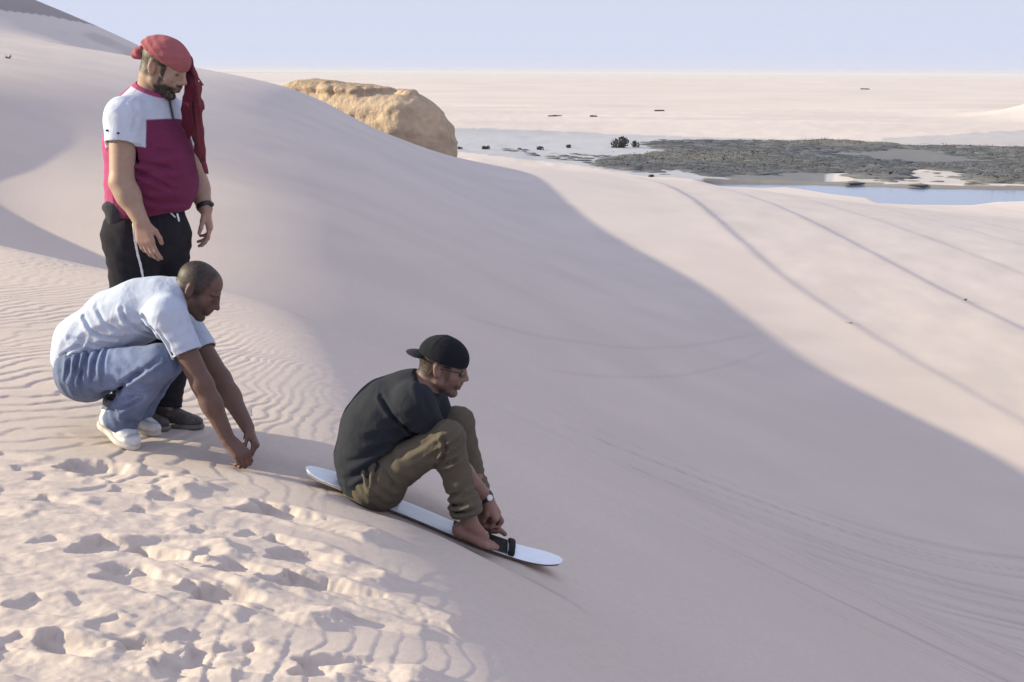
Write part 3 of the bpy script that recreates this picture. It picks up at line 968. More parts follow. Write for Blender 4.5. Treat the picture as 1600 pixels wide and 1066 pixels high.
# ================================================================== man sitting on the board
def build_rider():
    Y = 5.80
    root = empty("person", (P(590, 785, Y)))
    tag(root, "man in black shirt and backward black cap sitting on a white sandboard", "person", "people on the dune")
    s = .97
    hc, M = head_at((732, 594), Y - .02, 4, 13, s)
    pel, lum, mid, che, upc, nb = P(580, 742, Y), P(577, 712, Y), P(586, 668, Y), P(612, 640, Y), P(640, 622, Y), P(668, 598, Y)
    shN, elN, wrN = P(648, 630, 5.645), P(700, 712, 5.745), P(762, 780, 5.80)
    shF, elF, wrF = P(668, 622, 5.975), P(716, 705, 5.95), P(766, 790, 5.90)
    hipN, knN, anN = P(588, 752, 5.71), P(699, 684, 5.63), P(734, 816, 5.65)
    hipF, knF, anF = P(592, 742, 5.89), P(715, 661, 5.965), P(748, 790, 5.93)
    base = (.215, .120, .098)
    B = Field(.0045)
    lat = np.array([0, 1.0, 0])
    B.chain([pel, lum, mid, che, upc], [.105, .098, .098, .098, .085], .05, squash=(lat, .78))
    B.cone(upc, nb, .085, .062, .04)
    B.cone(nb, hc + M @ np.array([-.03, 0, -.05]) * s, .060, .056, .03)
    add_head(B, hc, M, s)
    for sh, el, wr in ((shN, elN, wrN), (shF, elF, wrF)):
        B.cone(upc, sh, .07, .058, .05)
        B.cone(sh, el, .053, .042, .03); B.cone(el, el + (wr - el) * .4, .043, .041, .02); B.cone(el + (wr - el) * .35, wr, .041, .028, .02)
    hd = nrm(P(786, 826, 5.79) - wrN)
    add_hand(B, wrN, hd, (.75, -.35, .55), (.2, -1, 0), curl=(1.0, 1.05, 1.1, 1.15), size=.98, thumb_open=.3, thumb_curl=.9)
    hd2 = nrm(P(790, 828, 5.90) - wrF)
    add_hand(B, wrF, hd2, (.75, .35, .55), (.2, 1, 0), curl=(1.0, 1.05, 1.1, 1.15), size=.98, thumb_open=.3, thumb_curl=.9)
    for hip, kn, an in ((hipN, knN, anN), (hipF, knF, anF)):
        B.cone(pel, hip, .1, .09, .04); B.cone(hip, kn, .082, .056, .03)
        B.cone(kn, kn + (an - kn) * .35, .056, .053, .02); B.cone(kn + (an - kn) * .3, an, .053, .034, .02)
    slope = nrm(P(800, 858, Y) - P(720, 826, Y))
    supp = nrm(np.cross(slope, lat) * 1.0)
    if supp[2] < 0: supp = -supp
    st = add_foot(B, anN, slope + np.array([0, .02, 0]), supp, .235); add_toes(B, st, 1)
    st = add_foot(B, anF, slope, supp, .235); add_toes(B, st, -1)
    field_obj("body", B, SKIN, root, skin_cols(base, hc, M, s, 'stubble'))

    # shirt
    S = Field(.0042)
    S.chain([P(583, 748, Y), lum, mid, che, upc], [.142, .134, .133, .132, .105], .06, squash=(lat, .80))
    S.cone(upc, P(662, 603, Y), .098, .070, .05)
    for sh, el in ((shN, elN), (shF, elF)):
        e = sh + (el - sh) * .86
        dn = nrm(e - sh)
        S.cone(upc, sh, .088, .075, .06)
        S.cone(sh, e, .073, .066, .05, cap=(e, dn))
        limb_cut_hollow(S, sh, e, .056)
    # hem
    hemc = P(585, 772, Y)
    S.cut(hemc, nrm(P(575, 800, Y) - P(585, 765, Y)))
    # neckline
    nd = nrm(hc - nb)
    S.cut(P(667, 594, Y), nd, P(640, 640, Y) - np.array([0, .12, .02]), P(720, 560, Y) + np.array([.05, .12, .1]))
    S.cone(P(655, 612, Y), hc, .060, .058, .004, op='sub')
    S.fold(P(640, 665, 5.66), nrm(P(640, 690, Y) - P(610, 640, Y)), .055, .010, .11, 3)
    S.fold(P(560, 735, 5.70), (.2, 0, 1), .045, .009, .10, 5)
    S.fold(P(610, 690, 5.66), nrm(P(610, 720, Y) - P(600, 690, Y)), .06, .008, .12, 7)
    S.crease([(596, 620), (619, 650), (645, 676), (668, 684)], 5.66, .009, .008)
    S.crease([(545, 745), (575, 728), (604, 710), (640, 692)], 5.68, .009, .012)
    S.crease([(540, 720), (575, 708), (610, 690)], 5.68, .006, .012)
    S.crease([(655, 600), (664, 615), (672, 640)], 5.66, .006, .010)
    S.crumple(11, .004, 8)
    field_obj("shirt", S, CLOTH, root, flat((.024, .027, .036), .10))

    # trousers
    T = Field(.0042)
    T.chain([P(577, 722, Y), P(585, 752, Y)], [.128, .135], .05, squash=(lat, .8))
    for hip, kn, an in ((hipN, knN, anN), (hipF, knF, anF)):
        T.cone(P(588, 748, Y), hip, .115, .105, .05)
        T.cone(hip, kn, .095, .069, .04)
        c1 = kn + (an - kn) * .5; c2 = kn + (an - kn) * .87
        T.cone(kn, c1, .069, .061, .025); T.cone(c1, c2, .061, .056, .02, cap=(c2, nrm(an - kn)))
        limb_cut_hollow(T, kn, c2, .050)
        # rolled cuff
        for t_ in (.80, .86):
            cc = kn + (an - kn) * t_
            T.cone(cc - nrm(an - kn) * .012, cc + nrm(an - kn) * .006, .067, .066, .006, cap=(cc + nrm(an - kn) * .012, nrm(an - kn)))
        limb_cut_hollow(T, kn, kn + (an - kn) * .87, .050)
        dl = nrm(an - kn); dt = nrm(kn - hip)
        T.fold(kn + np.array([.0, -.06 if kn is knN else .06, -.03]), dl + .4 * dt, .036, .012, .085, 11)
        T.fold(kn + (an - kn) * .72, dl, .036, .011, .085, 12)
        T.fold(kn + (an - kn) * .42, nrm(dl + np.array([.5, 0, 0])), .055, .006, .09, 17)
        T.fold(hip + (kn - hip) * .12, dt, .05, .013, .12, 13)
        T.fold(hip + (kn - hip) * .55, nrm(dt + np.array([0, 0, .9])), .07, .006, .12, 18)
    for pts, am, w in (([(694, 680), (698, 699), (690, 721)], .011, .008), ([(682, 728), (697, 723), (711, 716)], .012, .008),
                       ([(702, 793), (728, 786)], .010, .007), ([(706, 802), (741, 795)], .010, .007), ([(700, 779), (722, 766)], .009, .007),
                       ([(570, 733), (578, 763)], .010, .007), ([(588, 729), (583, 768)], .010, .008), ([(600, 738), (612, 752), (615, 768)], .007, .008),
                       ([(625, 712), (650, 700), (672, 690)], .005, .010), ([(655, 758), (672, 742), (684, 730)], .008, .009)):
        T.crease(pts, 5.60, am, w, 5.66 if pts[0][0] > 660 else 5.72)
    T.crumple(13, .0035, 14)
    field_obj("trousers", T, CLOTH, root, flat((.112, .094, .072), .16, 3))

    # cap worn backwards
    cr = lambda x, y, z: hc + M @ (np.array([x, y, z]) * s)
    K = Field(.0036)
    K.ell(cr(-.012, 0, .046), np.array([.103, .083, .090]) * s, M, .01)
    K.ell(cr(.012, 0, .045), np.array([.094, .079, .078]) * s, M, .03)
    K.cut(cr(0, 0, .030), M @ nrm(np.array([-.10, 0, -1])))
    K.ell(cr(-.012, 0, .030), np.array([.094, .076, .080]) * s, M, .004, op='sub')
    K.ell(cr(-.010, 0, .135), np.array([.012, .012, .006]) * s, M, .006)
    for a in (0, 60, 120):
        pts = []
        for t in np.linspace(R(8), R(172), 22):
            dirv = np.array([math.cos(t) * math.cos(R(a)), math.cos(t) * math.sin(R(a)), math.sin(t)])
            pts.append(cr(-.010 + dirv[0] * .104, dirv[1] * .084, .046 + dirv[2] * .091))
        for i in range(len(pts) - 1):
            K.cone(pts[i], pts[i + 1], .0022, .0022, .004)
    cap = field_obj("cap", K, CLOTH, root, flat((.012, .013, .018), .1))
    W = Field(.0026)
    W.ell(cr(-.112, 0, .020), np.array([.064, .072, .028]) * s, M, .01)
    W.ell(cr(-.112, 0, .005), np.array([.085, .085, .034]) * s, M, .004, op='sub')
    W.ell(cr(-.012, 0, .040), np.array([.098, .079, .090]) * s, M, .004, op='sub')
    W.cut(cr(0, 0, .008), -M[:, 2])
    field_obj("brim", W, CLOTH, cap, flat((.022, .024, .034), .1))
    # sunglasses
    G = Field(.0024)
    for sg in (-1, 1):
        G.ell(cr(.0925, sg * .034, -.001), np.array([.0055, .024, .017]) * s, M @ frame(nrm(np.array([1, sg * .28, 0])), UP), .004)
        G.chain([cr(.088, sg * .056, .006), cr(.050, sg * .071, .007), cr(.0, sg * .0785, .008)], [.0030, .0026, .0026], .003)
    G.cone(cr(.097, -.014, .002), cr(.097, .014, .002), .003, .003, .004)
    field_obj("sunglasses", G, PLASTIC, root)
    # wrist watch
    wd = nrm(wrN - elN)
    G = Field(.003)
    wc = wrN - wd * .012
    G.cone(wc - wd * .010, wc + wd * .010, .0345, .0335, .004, cap=(wc + wd * .010, wd))
    G.cut(wc - wd * .011, -wd)
    G.cone(wc - wd * .05, wc + wd * .05, .0285, .0275, .003, op='sub')
    watch = field_obj("wrist_watch", G, PLASTIC, root)
    out = nrm(np.array([.35, -1.0, .45]) - wd * (np.array([.35, -1.0, .45]) @ wd))
    G = Field(.002)
    G.cone(wc + out * .026, wc + out * .037, .0135, .0135, .002, cap=(wc + out * .037, out))
    dial = field_obj("watch_dial", G, METAL, watch)
    return root

# ================================================================== the board
def board_curve(t, Y=5.80):
    pts = np.array([P(a, b, Y) for a, b in BOARD_PTS])
    tk = np.concatenate([[0], np.cumsum(np.linalg.norm(np.diff(pts, axis=0), axis=1))]); L = tk[-1]; tk = tk / L
    return np.stack([pchip(tk, pts[:, i], t) for i in range(3)], 1), L

def build_board():
    Y = 5.80
    n, mcols = 72, 13
    t = np.linspace(0, 1, n)
    C, L = board_curve(t)
    ctr = C[n // 2]
    root = empty("sandboard", ctr - np.array([0, 0, .02]))
    tag(root, "long white sandboard with black grip pads under the seated man", "sandboard")
    tan = np.gradient(C, axis=0); tan /= np.linalg.norm(tan, axis=1)[:, None]
    upv = np.cross(tan, np.array([0, 1.0, 0])); upv[upv[:, 2] < 0] *= -1
    e = np.clip(np.minimum(t, 1 - t) * L / .16, 0, 1)
    half = .096 * np.sqrt(1 - (1 - e) ** 2.2) * (1 - .10 * np.sin(np.pi * t)) + .004
    def sheet(i0, i1, off, scale, thick):
        rows_top, rows_bot = [], []
        for i in range(i0, i1):
            v = np.linspace(-1, 1, mcols)
            edge = np.sqrt(np.clip(1 - np.abs(v) ** 6, 0, 1))
            for lst, o_ in ((rows_top, off + thick * .5 * edge), (rows_bot, off - thick * .5 * edge)):
                lst.append(C[i] + np.outer(v * half[i] * scale, [0, 1, 0]) + upv[i] * np.asarray(o_)[:, None])
        m_ = i1 - i0
        V = np.concatenate([np.concatenate(rows_top), np.concatenate(rows_bot)])
        F = []
        for i in range(m_ - 1):
            for j in range(mcols - 1):
                a = i * mcols + j
                F.append((a, a + mcols, a + mcols + 1, a + 1))
                b = a + m_ * mcols
                F.append((b, b + 1, b + mcols + 1, b + mcols))
        o2 = m_ * mcols
        for i in range(m_ - 1):
            for j in (0, mcols - 1):
                a = i * mcols + j
                F.append((a, a + o2, a + o2 + mcols, a + mcols) if j == 0 else (a, a + mcols, a + o2 + mcols, a + o2))
        for i in (0, m_ - 1):
            for j in range(mcols - 1):
                a = i * mcols + j
                F.append((a, a + 1, a + 1 + o2, a + o2) if i == 0 else (a, a + o2, a + 1 + o2, a + 1))
        return V, np.array(F)
    loc = np.array(root.location)
    deck = principled("board_deck", (.74, .80, .90), rough=.28, spec=.5, noise=(14.0, .06), speckle=((.50, .42, .37), 16.0, .60))
    under = principled("board_base", (.30, .22, .19), rough=.45, spec=.4, noise=(9.0, .2))
    pad = principled("board_grip", (.012, .012, .014), rough=.8, spec=.2, bump=(300.0, .5, .002), speckle=((.40, .33, .29), 22.0, .60))
    V, F = sheet(0, n, -.005, 1.0, .008)
    o = mesh_obj("deck", V - loc, F, deck, None); o.parent = root
    V, F = sheet(1, n - 1, -.0125, .985, .006)
    o = mesh_obj("base", V - loc, F, under, None); o.parent = root
    for a, b, sc in ((.145, .315, .94), (.575, .80, .94)):
        i0, i1 = int(a * n), int(b * n)
        V, F = sheet(i0, i1, .003, sc, .007)
        o = mesh_obj("grip_pad", V - loc, F, pad, None); o.parent = root
    # toe strap: an arch across the board in front of the feet
    for tt, hgt in ((.795, .024),):
        i = int(tt * n)
        S = Field(.004)
        arc = [C[i] + np.array([0, math.cos(a) * half[i] * .92, 0]) + upv[i] * (math.sin(a) * hgt) for a in np.linspace(0, math.pi, 15)]
        tn = tan[i]
        for k_ in range(14):
            for sft in (-.009, 0, .009):
                S.cone(arc[k_] + tn * sft, arc[k_ + 1] + tn * sft, .0045, .0045, .008)
        field_obj("toe_strap", S, pad, root)
    return root

# ================================================================== man squatting
def build_squatter():
    root = empty("person", (P(190, 680, 6.08)[0], 6.08, ground_z(P(190, 680, 6.08)[0], 6.08)))
    tag(root, "man in pale blue shirt and jeans squatting with both hands on the sand", "person", "people on the dune")
    s = 1.0
    hc, M = head_at((342, 484), 6.05, 6, 31, s)
    fw = facing(10, 0); lat = np.array([-fw[1], fw[0], 0]) * 1.0
    pel, lum, mid, che, upc, nb = P(134, 576, 6.16), P(140, 543, 6.15), P(182, 502, 6.13), P(222, 484, 6.10), P(252, 476, 6.08), P(284, 462, 6.07)
    shN, elN, wrN = P(262, 492, 5.90), P(316, 600, 5.84), P(357, 688, 5.83)
    shF, elF, wrF = P(284, 496, 6.24), P(345, 592, 6.10), P(387, 668, 5.95)
    hipN, knN, anN = P(128, 582, 6.04), P(250, 566, 5.90), P(180, 650, 6.06)
    hipF, knF, anF = P(136, 578, 6.26), P(258, 566, 6.26), P(200, 648, 6.30)
    base = (.125, .068, .056)
    B = Field(.0045)
    B.chain([pel, lum, mid, che, upc], [.100, .092, .092, .092, .082], .05, squash=(lat, .78))
    B.cone(upc, nb, .09, .068, .04)
    B.cone(nb, hc + M @ np.array([-.03, 0, -.05]) * s, .066, .060, .03)
    add_head(B, hc, M, s, nose=1.2)
    for sh, el, wr in ((shN, elN, wrN), (shF, elF, wrF)):
        B.cone(upc, sh, .075, .062, .05)
        B.cone(sh, el, .056, .044, .03); B.cone(el, el + (wr - el) * .38, .045, .045, .02); B.cone(el + (wr - el) * .33, wr, .044, .029, .02)
    add_hand(B, wrN, nrm(P(384, 716, 5.80) - wrN), (.55, -.6, .6), (.6, .7, .3), curl=(.75, .85, .9, .95), size=1.02, thumb_open=.35, thumb_curl=.55)
    add_hand(B, wrF, nrm(P(402, 700, 5.90) - wrF), (.9, .1, .35), (-.2, -1, -.1), curl=(.75, .9, 1.0, 1.0), size=1.02, thumb_open=.35, thumb_curl=.55)
    for hip, kn, an in ((hipN, knN, anN), (hipF, knF, anF)):
        B.cone(pel, hip, .09, .080, .04); B.cone(hip, kn, .075, .055, .03)
        B.cone(kn, kn + (an - kn) * .35, .058, .056, .02); B.cone(kn + (an - kn) * .3, an, .056, .036, .02)
        B.cone(an, an + np.array([.05, -.03, -.05]), .034, .026, .02)
    field_obj("body", B, SKIN, root, skin_cols(base, hc, M, s, 'cropped'))

    # polo shirt
    S = Field(.0042)
    S.chain([P(124, 558, 6.16), P(137, 537, 6.15), mid, che, upc], [.112, .128, .130, .126, .104], .06, squash=(lat, .80))
    S.cone(upc, P(277, 464, 6.07), .108, .078, .05)
    for sh, el, fr in ((shN, elN, .56), (shF, elF, .56)):
        e = sh + (el - sh) * fr
        dn = nrm(e - sh)
        S.cone(upc, sh, .088, .074, .06)
        S.cone(sh, e, .073, .066, .05, cap=(e, dn))
        limb_cut_hollow(S, sh, e, .056, .035)
    S.cut(P(100, 572, 6.15), nrm(P(84, 590, 6.15) - P(110, 545, 6.15)))
    # collar
    nd = nrm(hc + M @ np.array([-.03, 0, -.05]) - nb)
    S.cone(nb - nd * .03, nb + nd * .022, .078, .071, .012, cap=(nb + nd * .022, nd))
    S.cone(nb - nd * .02, nb + nd * .06, .062, .062, .004, op='sub')
    S.fold(P(235, 510, 5.92), nrm(P(235, 540, 6) - P(225, 490, 6)), .050, .006, .12, 21)
    S.fold(P(160, 520, 5.98), nrm(P(175, 545, 6) - P(150, 505, 6)), .060, .005, .14, 22)
    S.fold(P(120, 545, 6.0), nrm(P(140, 555, 6) - P(105, 540, 6)), .045, .006, .09, 23)
    S.fold(P(280, 530, 5.86), nrm(P(290, 560, 6) - P(285, 520, 6) + np.array([.05, 0, 0])), .045, .005, .09, 24)
    for pts, am, w in (([(229, 500), (240, 515), (251, 530)], .010, .008), ([(231, 490), (257, 513), (276, 545)], .011, .010),
                       ([(129, 497), (141, 512), (161, 524), (180, 528)], .012, .011), ([(195, 481), (202, 498), (222, 515), (246, 531)], .012, .011),
                       ([(95, 558), (111, 546), (130, 538)], .011, .009), ([(150, 480), (165, 500), (190, 516)], .008, .012), ([(108, 528), (125, 530), (150, 541)], .009, .010),
                       ([(262, 508), (276, 525), (284, 548)], .007, .009)):
        S.crease(pts, 5.98, am * .75, w * .75, 6.10)
    S.crumple(10, .004, 25)
    field_obj("polo_shirt", S, CLOTH, root, flat((.42, .475, .60), .03))

    # jeans
    T = Field(.0042)
    T.chain([P(134, 548, 6.15), P(134, 578, 6.16)], [.115, .126], .05, squash=(lat, .80))
    T.cut(P(118, 540, 6.15), nrm(P(130, 520, 6.15) - P(118, 560, 6.15)))
    for hip, kn, an in ((hipN, knN, anN), (hipF, knF, anF)):
        T.cone(P(136, 580, 6.16), hip, .112, .102, .06)
        T.cone(hip, kn, .100, .076, .04)
        c1 = kn + (an - kn) * .5 + np.array([.012, 0, 0]); c2 = kn + (an - kn) * 1.08 + np.array([.035, -.03, -.01])
        T.cone(kn, c1, .076, .068, .025); T.cone(c1, c2, .068, .076, .02, cap=(c2, nrm(c2 - c1 + np.array([-.06, 0, -.06]))))
        limb_cut_hollow(T, c1, c2, .064, .03)
        dl = nrm(an - kn); dt = nrm(kn - hip)
        T.fold(hip + (kn - hip) * .05 + np.array([0, -.08, .02]), np.array([1, 0, .15]), .040, .015, .10, 31)
        T.fold(kn + (an - kn) * .30 + np.array([-.02, -.05, 0]), nrm(dl + np.array([.6, 0, .0])), .045, .013, .09, 32)
        T.fold(kn + (an - kn) * .85, nrm(dl + np.array([-.3, 0, 0])), .042, .012, .09, 33)
        T.fold(hip + (kn - hip) * .6, nrm(dt + np.array([0, 0, .8])), .06, .006, .10, 34)
    for pts, am, w in (([(104, 569), (101, 596)], .010, .007), ([(119, 562), (115, 600)], .013, .008), ([(134, 549), (124, 598)], .013, .008),
                       ([(150, 549), (143, 598)], .012, .008), ([(163, 549), (161, 602)], .009, .008), ([(182, 613), (197, 596), (229, 573)], .014, .010),
                       ([(206, 590), (236, 571), (256, 556)], .010, .009), ([(195, 624), (225, 612)], .011, .008), ([(185, 640), (209, 630), (232, 614)], .010, .009),
                       ([(190, 655), (205, 665), (210, 680)], .009, .008), ([(165, 642), (185, 650)], .008, .008)):
        T.crease(pts, 5.92, am, w, 6.06)
    T.crumple(12, .003, 35)
    dn_ = np.array([.118, .152, .255])
    def dcol(V, L):
        n = noise3(V[:, 0] * 9, V[:, 1] * 9, V[:, 2] * 9, 36) + .6 * noise3(V[:, 0] * 26, V[:, 1] * 26, V[:, 2] * 26, 37)
        c = dn_[None] * (1 + .16 * n[:, None])
        for kn, hip in ((knN, hipN), (knF, hipF)):
            mid_ = (kn * .6 + hip * .4)
            w = np.exp(-np.sum((V - mid_) ** 2, 1) / .14 ** 2)
            c = c * (1 + .65 * w[:, None])
        return np.clip(c, 0, 1)
    field_obj("jeans", T, DENIM, root, dcol)
    # belt at the back
    # trainers
    for an, d, up_, lift in ((anN, np.array([.62, -.62, -.24]), np.array([.2, -.15, 1]), 0), (anF, np.array([.85, -.4, -.18]), np.array([.18, 0, 1]), 0)):
        U, So = Field(.0045), Field(.0045)
        d = nrm(d)
        toe = an + d * .18 - nrm(up_) * .10
        gz = ground_z(toe[0], toe[1])
        a2 = an + np.array([0, 0, gz - toe[2] + .004])
        add_shoe(U, So, a2, d, up_, .30)
        U.crumple(24, .003, 41)
        def wc_(V, L):
            n = noise3(V[:, 0] * 40, V[:, 1] * 40, V[:, 2] * 40, 44); n2 = noise3(V[:, 0] * 16, V[:, 1] * 16, V[:, 2] * 16, 45)
            c = np.tile(np.array([.62, .63, .66]), (len(V), 1)) * (1 + .07 * n[:, None])
            h = (V - a2) @ nrm(up_)
            c = mix(c, (.30, .31, .34), .8 * np.exp(-((h + .045 + .02 * n2) / .006) ** 2))
            c = mix(c, (.10, .10, .12), sstep(.020, .026, h))
            c = mix(c, (.42, .40, .38), (L == 4) * .6)
            return np.clip(mix(c, (.50, .42, .37), .35 * sstep(-.06, -.085, h)), 0, 1)
        sh_ = field_obj("trainer", U, SHOE, root, wc_)
        o = field_obj("sole", So, RUBBER, sh_, flat((.52, .49, .46), .12, 6, 30))
    return root

# ================================================================== man standing
def build_stander():
    Yb = 6.46
    root = empty("person", (P(245, 660, Yb)[0], Yb, ground_z(P(245, 660, Yb)[0], Yb)))
    tag(root, "heavy-set bearded man standing in red headscarf and pink and white polo shirt", "person", "people on the dune")
    s = 1.05
    hc, M = head_at((291, 132), 6.37, 16, 21, s)
    yaw = 24
    fw = facing(yaw, 0); lat = np.array([-fw[1], fw[0], 0])
    pel, wai, bel, che, upc, nb = P(228, 358, Yb), P(230, 325, Yb), P(236, 285, Yb), P(230, 220, Yb), P(229, 180, Yb), P(240, 146, Yb)
    shN, elN, wrN = P(193, 182, 6.28), P(190, 285, 6.22), P(220, 345, 6.19)
    shF, elF, wrF = P(276, 186, 6.62), P(304, 278, 6.66), P(321, 326, 6.60)
    hipN, knN = P(206, 372, 6.38), P(212, 510, 6.37)
    hipF, knF = P(254, 372, 6.55), P(268, 510, 6.50)
    anF = P(256, 632, 6.45); anF[2] = ground_z(anF[0], anF[1]) + .105
    anN = P(205, 640, 6.36); anN[2] = ground_z(anN[0], anN[1]) + .105
    base = (.33, .215, .165)
    B = Field(.0045)
    B.chain([pel, wai, bel, che, upc], [.12, .12, .125, .12, .09], .05, squash=(lat, .80))
    B.cone(upc, nb, .095, .074, .04)
    B.cone(nb, hc + M @ np.array([-.03, 0, -.05]) * s, .070, .066, .03)
    add_head(B, hc, M, s, nose=1.1)
    for sh, el, wr in ((shN, elN, wrN), (shF, elF, wrF)):
        B.cone(upc, sh, .08, .068, .05)
        B.cone(sh, el, .064, .052, .03); B.cone(el, el + (wr - el) * .35, .053, .052, .02); B.cone(el + (wr - el) * .3, wr, .051, .034, .025)
    add_hand(B, wrN, nrm(P(230, 390, 6.18) - wrN), (-.25, -1, .1), (1, -.2, 0), curl=(.28, .36, .42, .46), size=1.08, thumb_open=.45, thumb_curl=.35)
    add_hand(B, wrF, nrm(P(333, 378, 6.58) - wrF), (.95, .1, .25), (-.3, -1, 0), curl=(.35, .45, .55, .60), size=1.05, thumb_open=.5, thumb_curl=.4)
    for hip, kn, an in ((hipN, knN, anN), (hipF, knF, anF)):
        B.cone(pel, hip, .12, .105, .04); B.cone(hip, kn, .10, .066, .03)
        B.cone(kn, kn + (an - kn) * .35, .066, .062, .02); B.cone(kn + (an - kn) * .3, an, .062, .04, .02)
        B.cone(an, an + np.array([.05, -.02, -.055]), .036, .026, .02)
    field_obj("body", B, SKIN, root, skin_cols(base, hc, M, s, 'bearded'))

    # polo shirt, colour-blocked
    S = Field(.0042)
    S.chain([P(230, 330, Yb), bel, che, upc], [.166, .168, .160, .122], .07, squash=(lat, .82), label=0)
    S.ell(P(253, 268, Yb - .04), (.118, .145, .17), frame(fw, UP), .09)
    S.cone(upc + np.array([-.03, 0, .0]), nb + np.array([-.035, 0, -.02]), .105, .07, .06)
    S.cone(upc, P(240, 152, Yb), .112, .085, .05)
    for sh, el in ((shN, elN), (shF, elF)):
        e = sh + (el - sh) * .42
        dn = nrm(e - sh)
        S.cone(upc, sh, .100, .080, .06, label=0)
        S.cone(sh, e, .083, .083, .035, cap=(e, dn), label=5)
        limb_cut_hollow(S, sh, e, .066, .03)
    S.cut(P(230, 334, Yb), nrm(np.array([.10, 0, -1])))
    nd = nrm(hc + M @ np.array([-.03, 0, -.05]) - nb)
    S.cone(nb - nd * .03, nb + nd * .030, .088, .080, .012, cap=(nb + nd * .030, nd), label=6)
    S.cone(nb - nd * .02, nb + nd * .07, .071, .072, .004, op='sub')
    S.fold(P(225, 265, 6.28), nrm(P(225, 300, 6.4) - P(210, 262, 6.4)), .075, .012, .14, 71)
    S.fold(P(255, 245, 6.26), nrm(P(250, 280, 6.4) - P(248, 240, 6.4)), .085, .008, .13, 74)
    S.fold(P(185, 300, 6.45), np.array([.3, 0, 1]), .05, .010, .09, 72)
    S.fold(P(250, 315, 6.26), np.array([.1, 0, 1]), .05, .008, .09, 75)
    S.fold(P(195, 180, 6.2), np.array([.5, 0, .8]), .055, .005, .07, 76)
    for pts, am, w in (([(204, 251), (236, 256), (272, 267)], .010, .010), ([(206, 262), (236, 277), (268, 296)], .012, .010), ([(214, 300), (245, 318), (280, 320)], .007, .012),
                       ([(225, 225), (250, 238), (280, 240)], .006, .014), ([(212, 160), (218, 180), (214, 205)], .006, .007)):
        S.crease(pts, 6.28, am, w, 6.42)
    S.crumple(9, .005, 73)
    pink, dark, white = np.array([.36, .065, .160]), np.array([.155, .028, .076]), np.array([.50, .55, .67])
    zl = P(213, 204, 6.28)[2]; zr = P(285, 183, 6.40)[2]
    def shirtcol(V, L):
        q = V - upc
        a = q @ fw; b = q @ lat
        c = np.tile(dark, (len(V), 1))
        px = CX + FPX * ((V - CAM) @ _r) / ((V - CAM) @ _f)
        # yoke line rises towards the front
        line = zl + (zr - zl) * np.clip((a + b * -.2 + .06) / .24, -.3, 1.3)
        c = mix(c, white, sstep(-.003, .003, V[:, 2] - line) * sstep(-.035, -.028, a))
        c = mix(c, pink, sstep(-.028, -.036, a) * 1.0)
        slv = np.zeros(len(V))
        for sh, el in ((shN, elN), (shF, elF)):
            ad = nrm(el - sh); tt_ = (V - sh) @ ad
            rr_ = np.linalg.norm((V - sh) - tt_[:, None] * ad[None], axis=1)
            slv = np.maximum(slv, sstep(.102, .096, rr_) * sstep(-.05, -.03, tt_) * (tt_ < .46 * np.linalg.norm(el - sh)))
        c = mix(c, white, slv)
        rel = (V - nb) @ nd
        rad_ = np.linalg.norm((V - nb) - rel[:, None] * nd[None], axis=1)
        c = mix(c, pink, sstep(-.014, -.010, rel) * (1 - sstep(.094, .098, rad_)))
        # button placket
        e = np.exp(-((b + .0) / .012) ** 2) * sstep(.03, .06, a) * sstep(-.05, -.03, V[:, 2] - (nb[2] - .075))
        c = mix(c, (.02, .02, .03), np.clip(e, 0, 1))
        n = noise3(V[:, 0] * 8, V[:, 1] * 8, V[:, 2] * 8, 77)
        return np.clip(c * (1 + .05 * n[:, None]), 0, 1)
    shirt = field_obj("polo_shirt", S, CLOTH, root, shirtcol)
    # two dark studs on the sleeve band
    e = shN + (elN - shN) * .34
    for px in (174, 193):
        G = Field(.002)
        p0 = P(px, 203 + (px - 174) * .2, 6.27)
        axp = shN + (elN - shN) * (((p0 - shN) @ (elN - shN)) / ((elN - shN) @ (elN - shN)))
        rad = p0 - axp; rad[1] = -math.sqrt(max(.084 ** 2 - rad[0] ** 2 - rad[2] ** 2, 1e-4)); p1 = axp + rad
        G.ell(p1, (.0075, .006, .005), None, .004)
        st_ = field_obj("stud", G, PLASTIC, shirt)

    # track trousers
    T = Field(.005)
    T.chain([P(230, 326, Yb), P(230, 362, Yb)], [.156, .162], .05, squash=(lat, .84))
    T.cut(P(230, 318, Yb), nrm(np.array([.1, 0, 1])))
    for hip, kn, an in ((hipN, knN, anN), (hipF, knF, anF)):
        T.cone(P(230, 360, Yb), hip, .138, .124, .06)
        T.cone(hip, kn, .120, .094, .04)
        c2 = kn + (an - kn) * 1.05
        T.cone(kn, c2, .098, .085, .03, cap=(c2, nrm(an - kn)))
        limb_cut_hollow(T, kn, c2, .070, .03)
        T.fold(hip + (kn - hip) * .15, np.array([.5, 0, 1]), .06, .012, .14, 81)
        T.fold(kn, np.array([.2, 0, 1]), .06, .010, .14, 82)
        T.fold(an + np.array([0, 0, .06]), np.array([0, 0, 1]), .04, .012, .09, 83)
    T.fold(P(245, 385, 6.26), nrm(np.array([1, 0, .5])), .05, .010, .10, 84)
    T.crumple(10, .005, 85)
    tr = field_obj("track_trousers", T, CLOTH, root, flat((.020, .019, .025), .15, 4))
    def strip(name, a, b, r, mat, y, parent, out=.0):
        G = Field(.003)
        pts = [P(a[0] + (b[0] - a[0]) * t, a[1] + (b[1] - a[1]) * t, y) for t in np.linspace(0, 1, 8)]
        # drop each point on to the cloth, seen from the camera side
        V = TV
        q = []
        for p in pts:
            d = np.hypot(V[:, 0] - p[0], V[:, 2] - p[2])
            near = d < .012
            if near.any():
                p = p.copy(); p[1] = V[near, 1].min() + out
            q.append(p)
        for i in range(7): G.cone(q[i], q[i + 1], r, r, .004)
        o = field_obj(name, G, mat, parent); return o
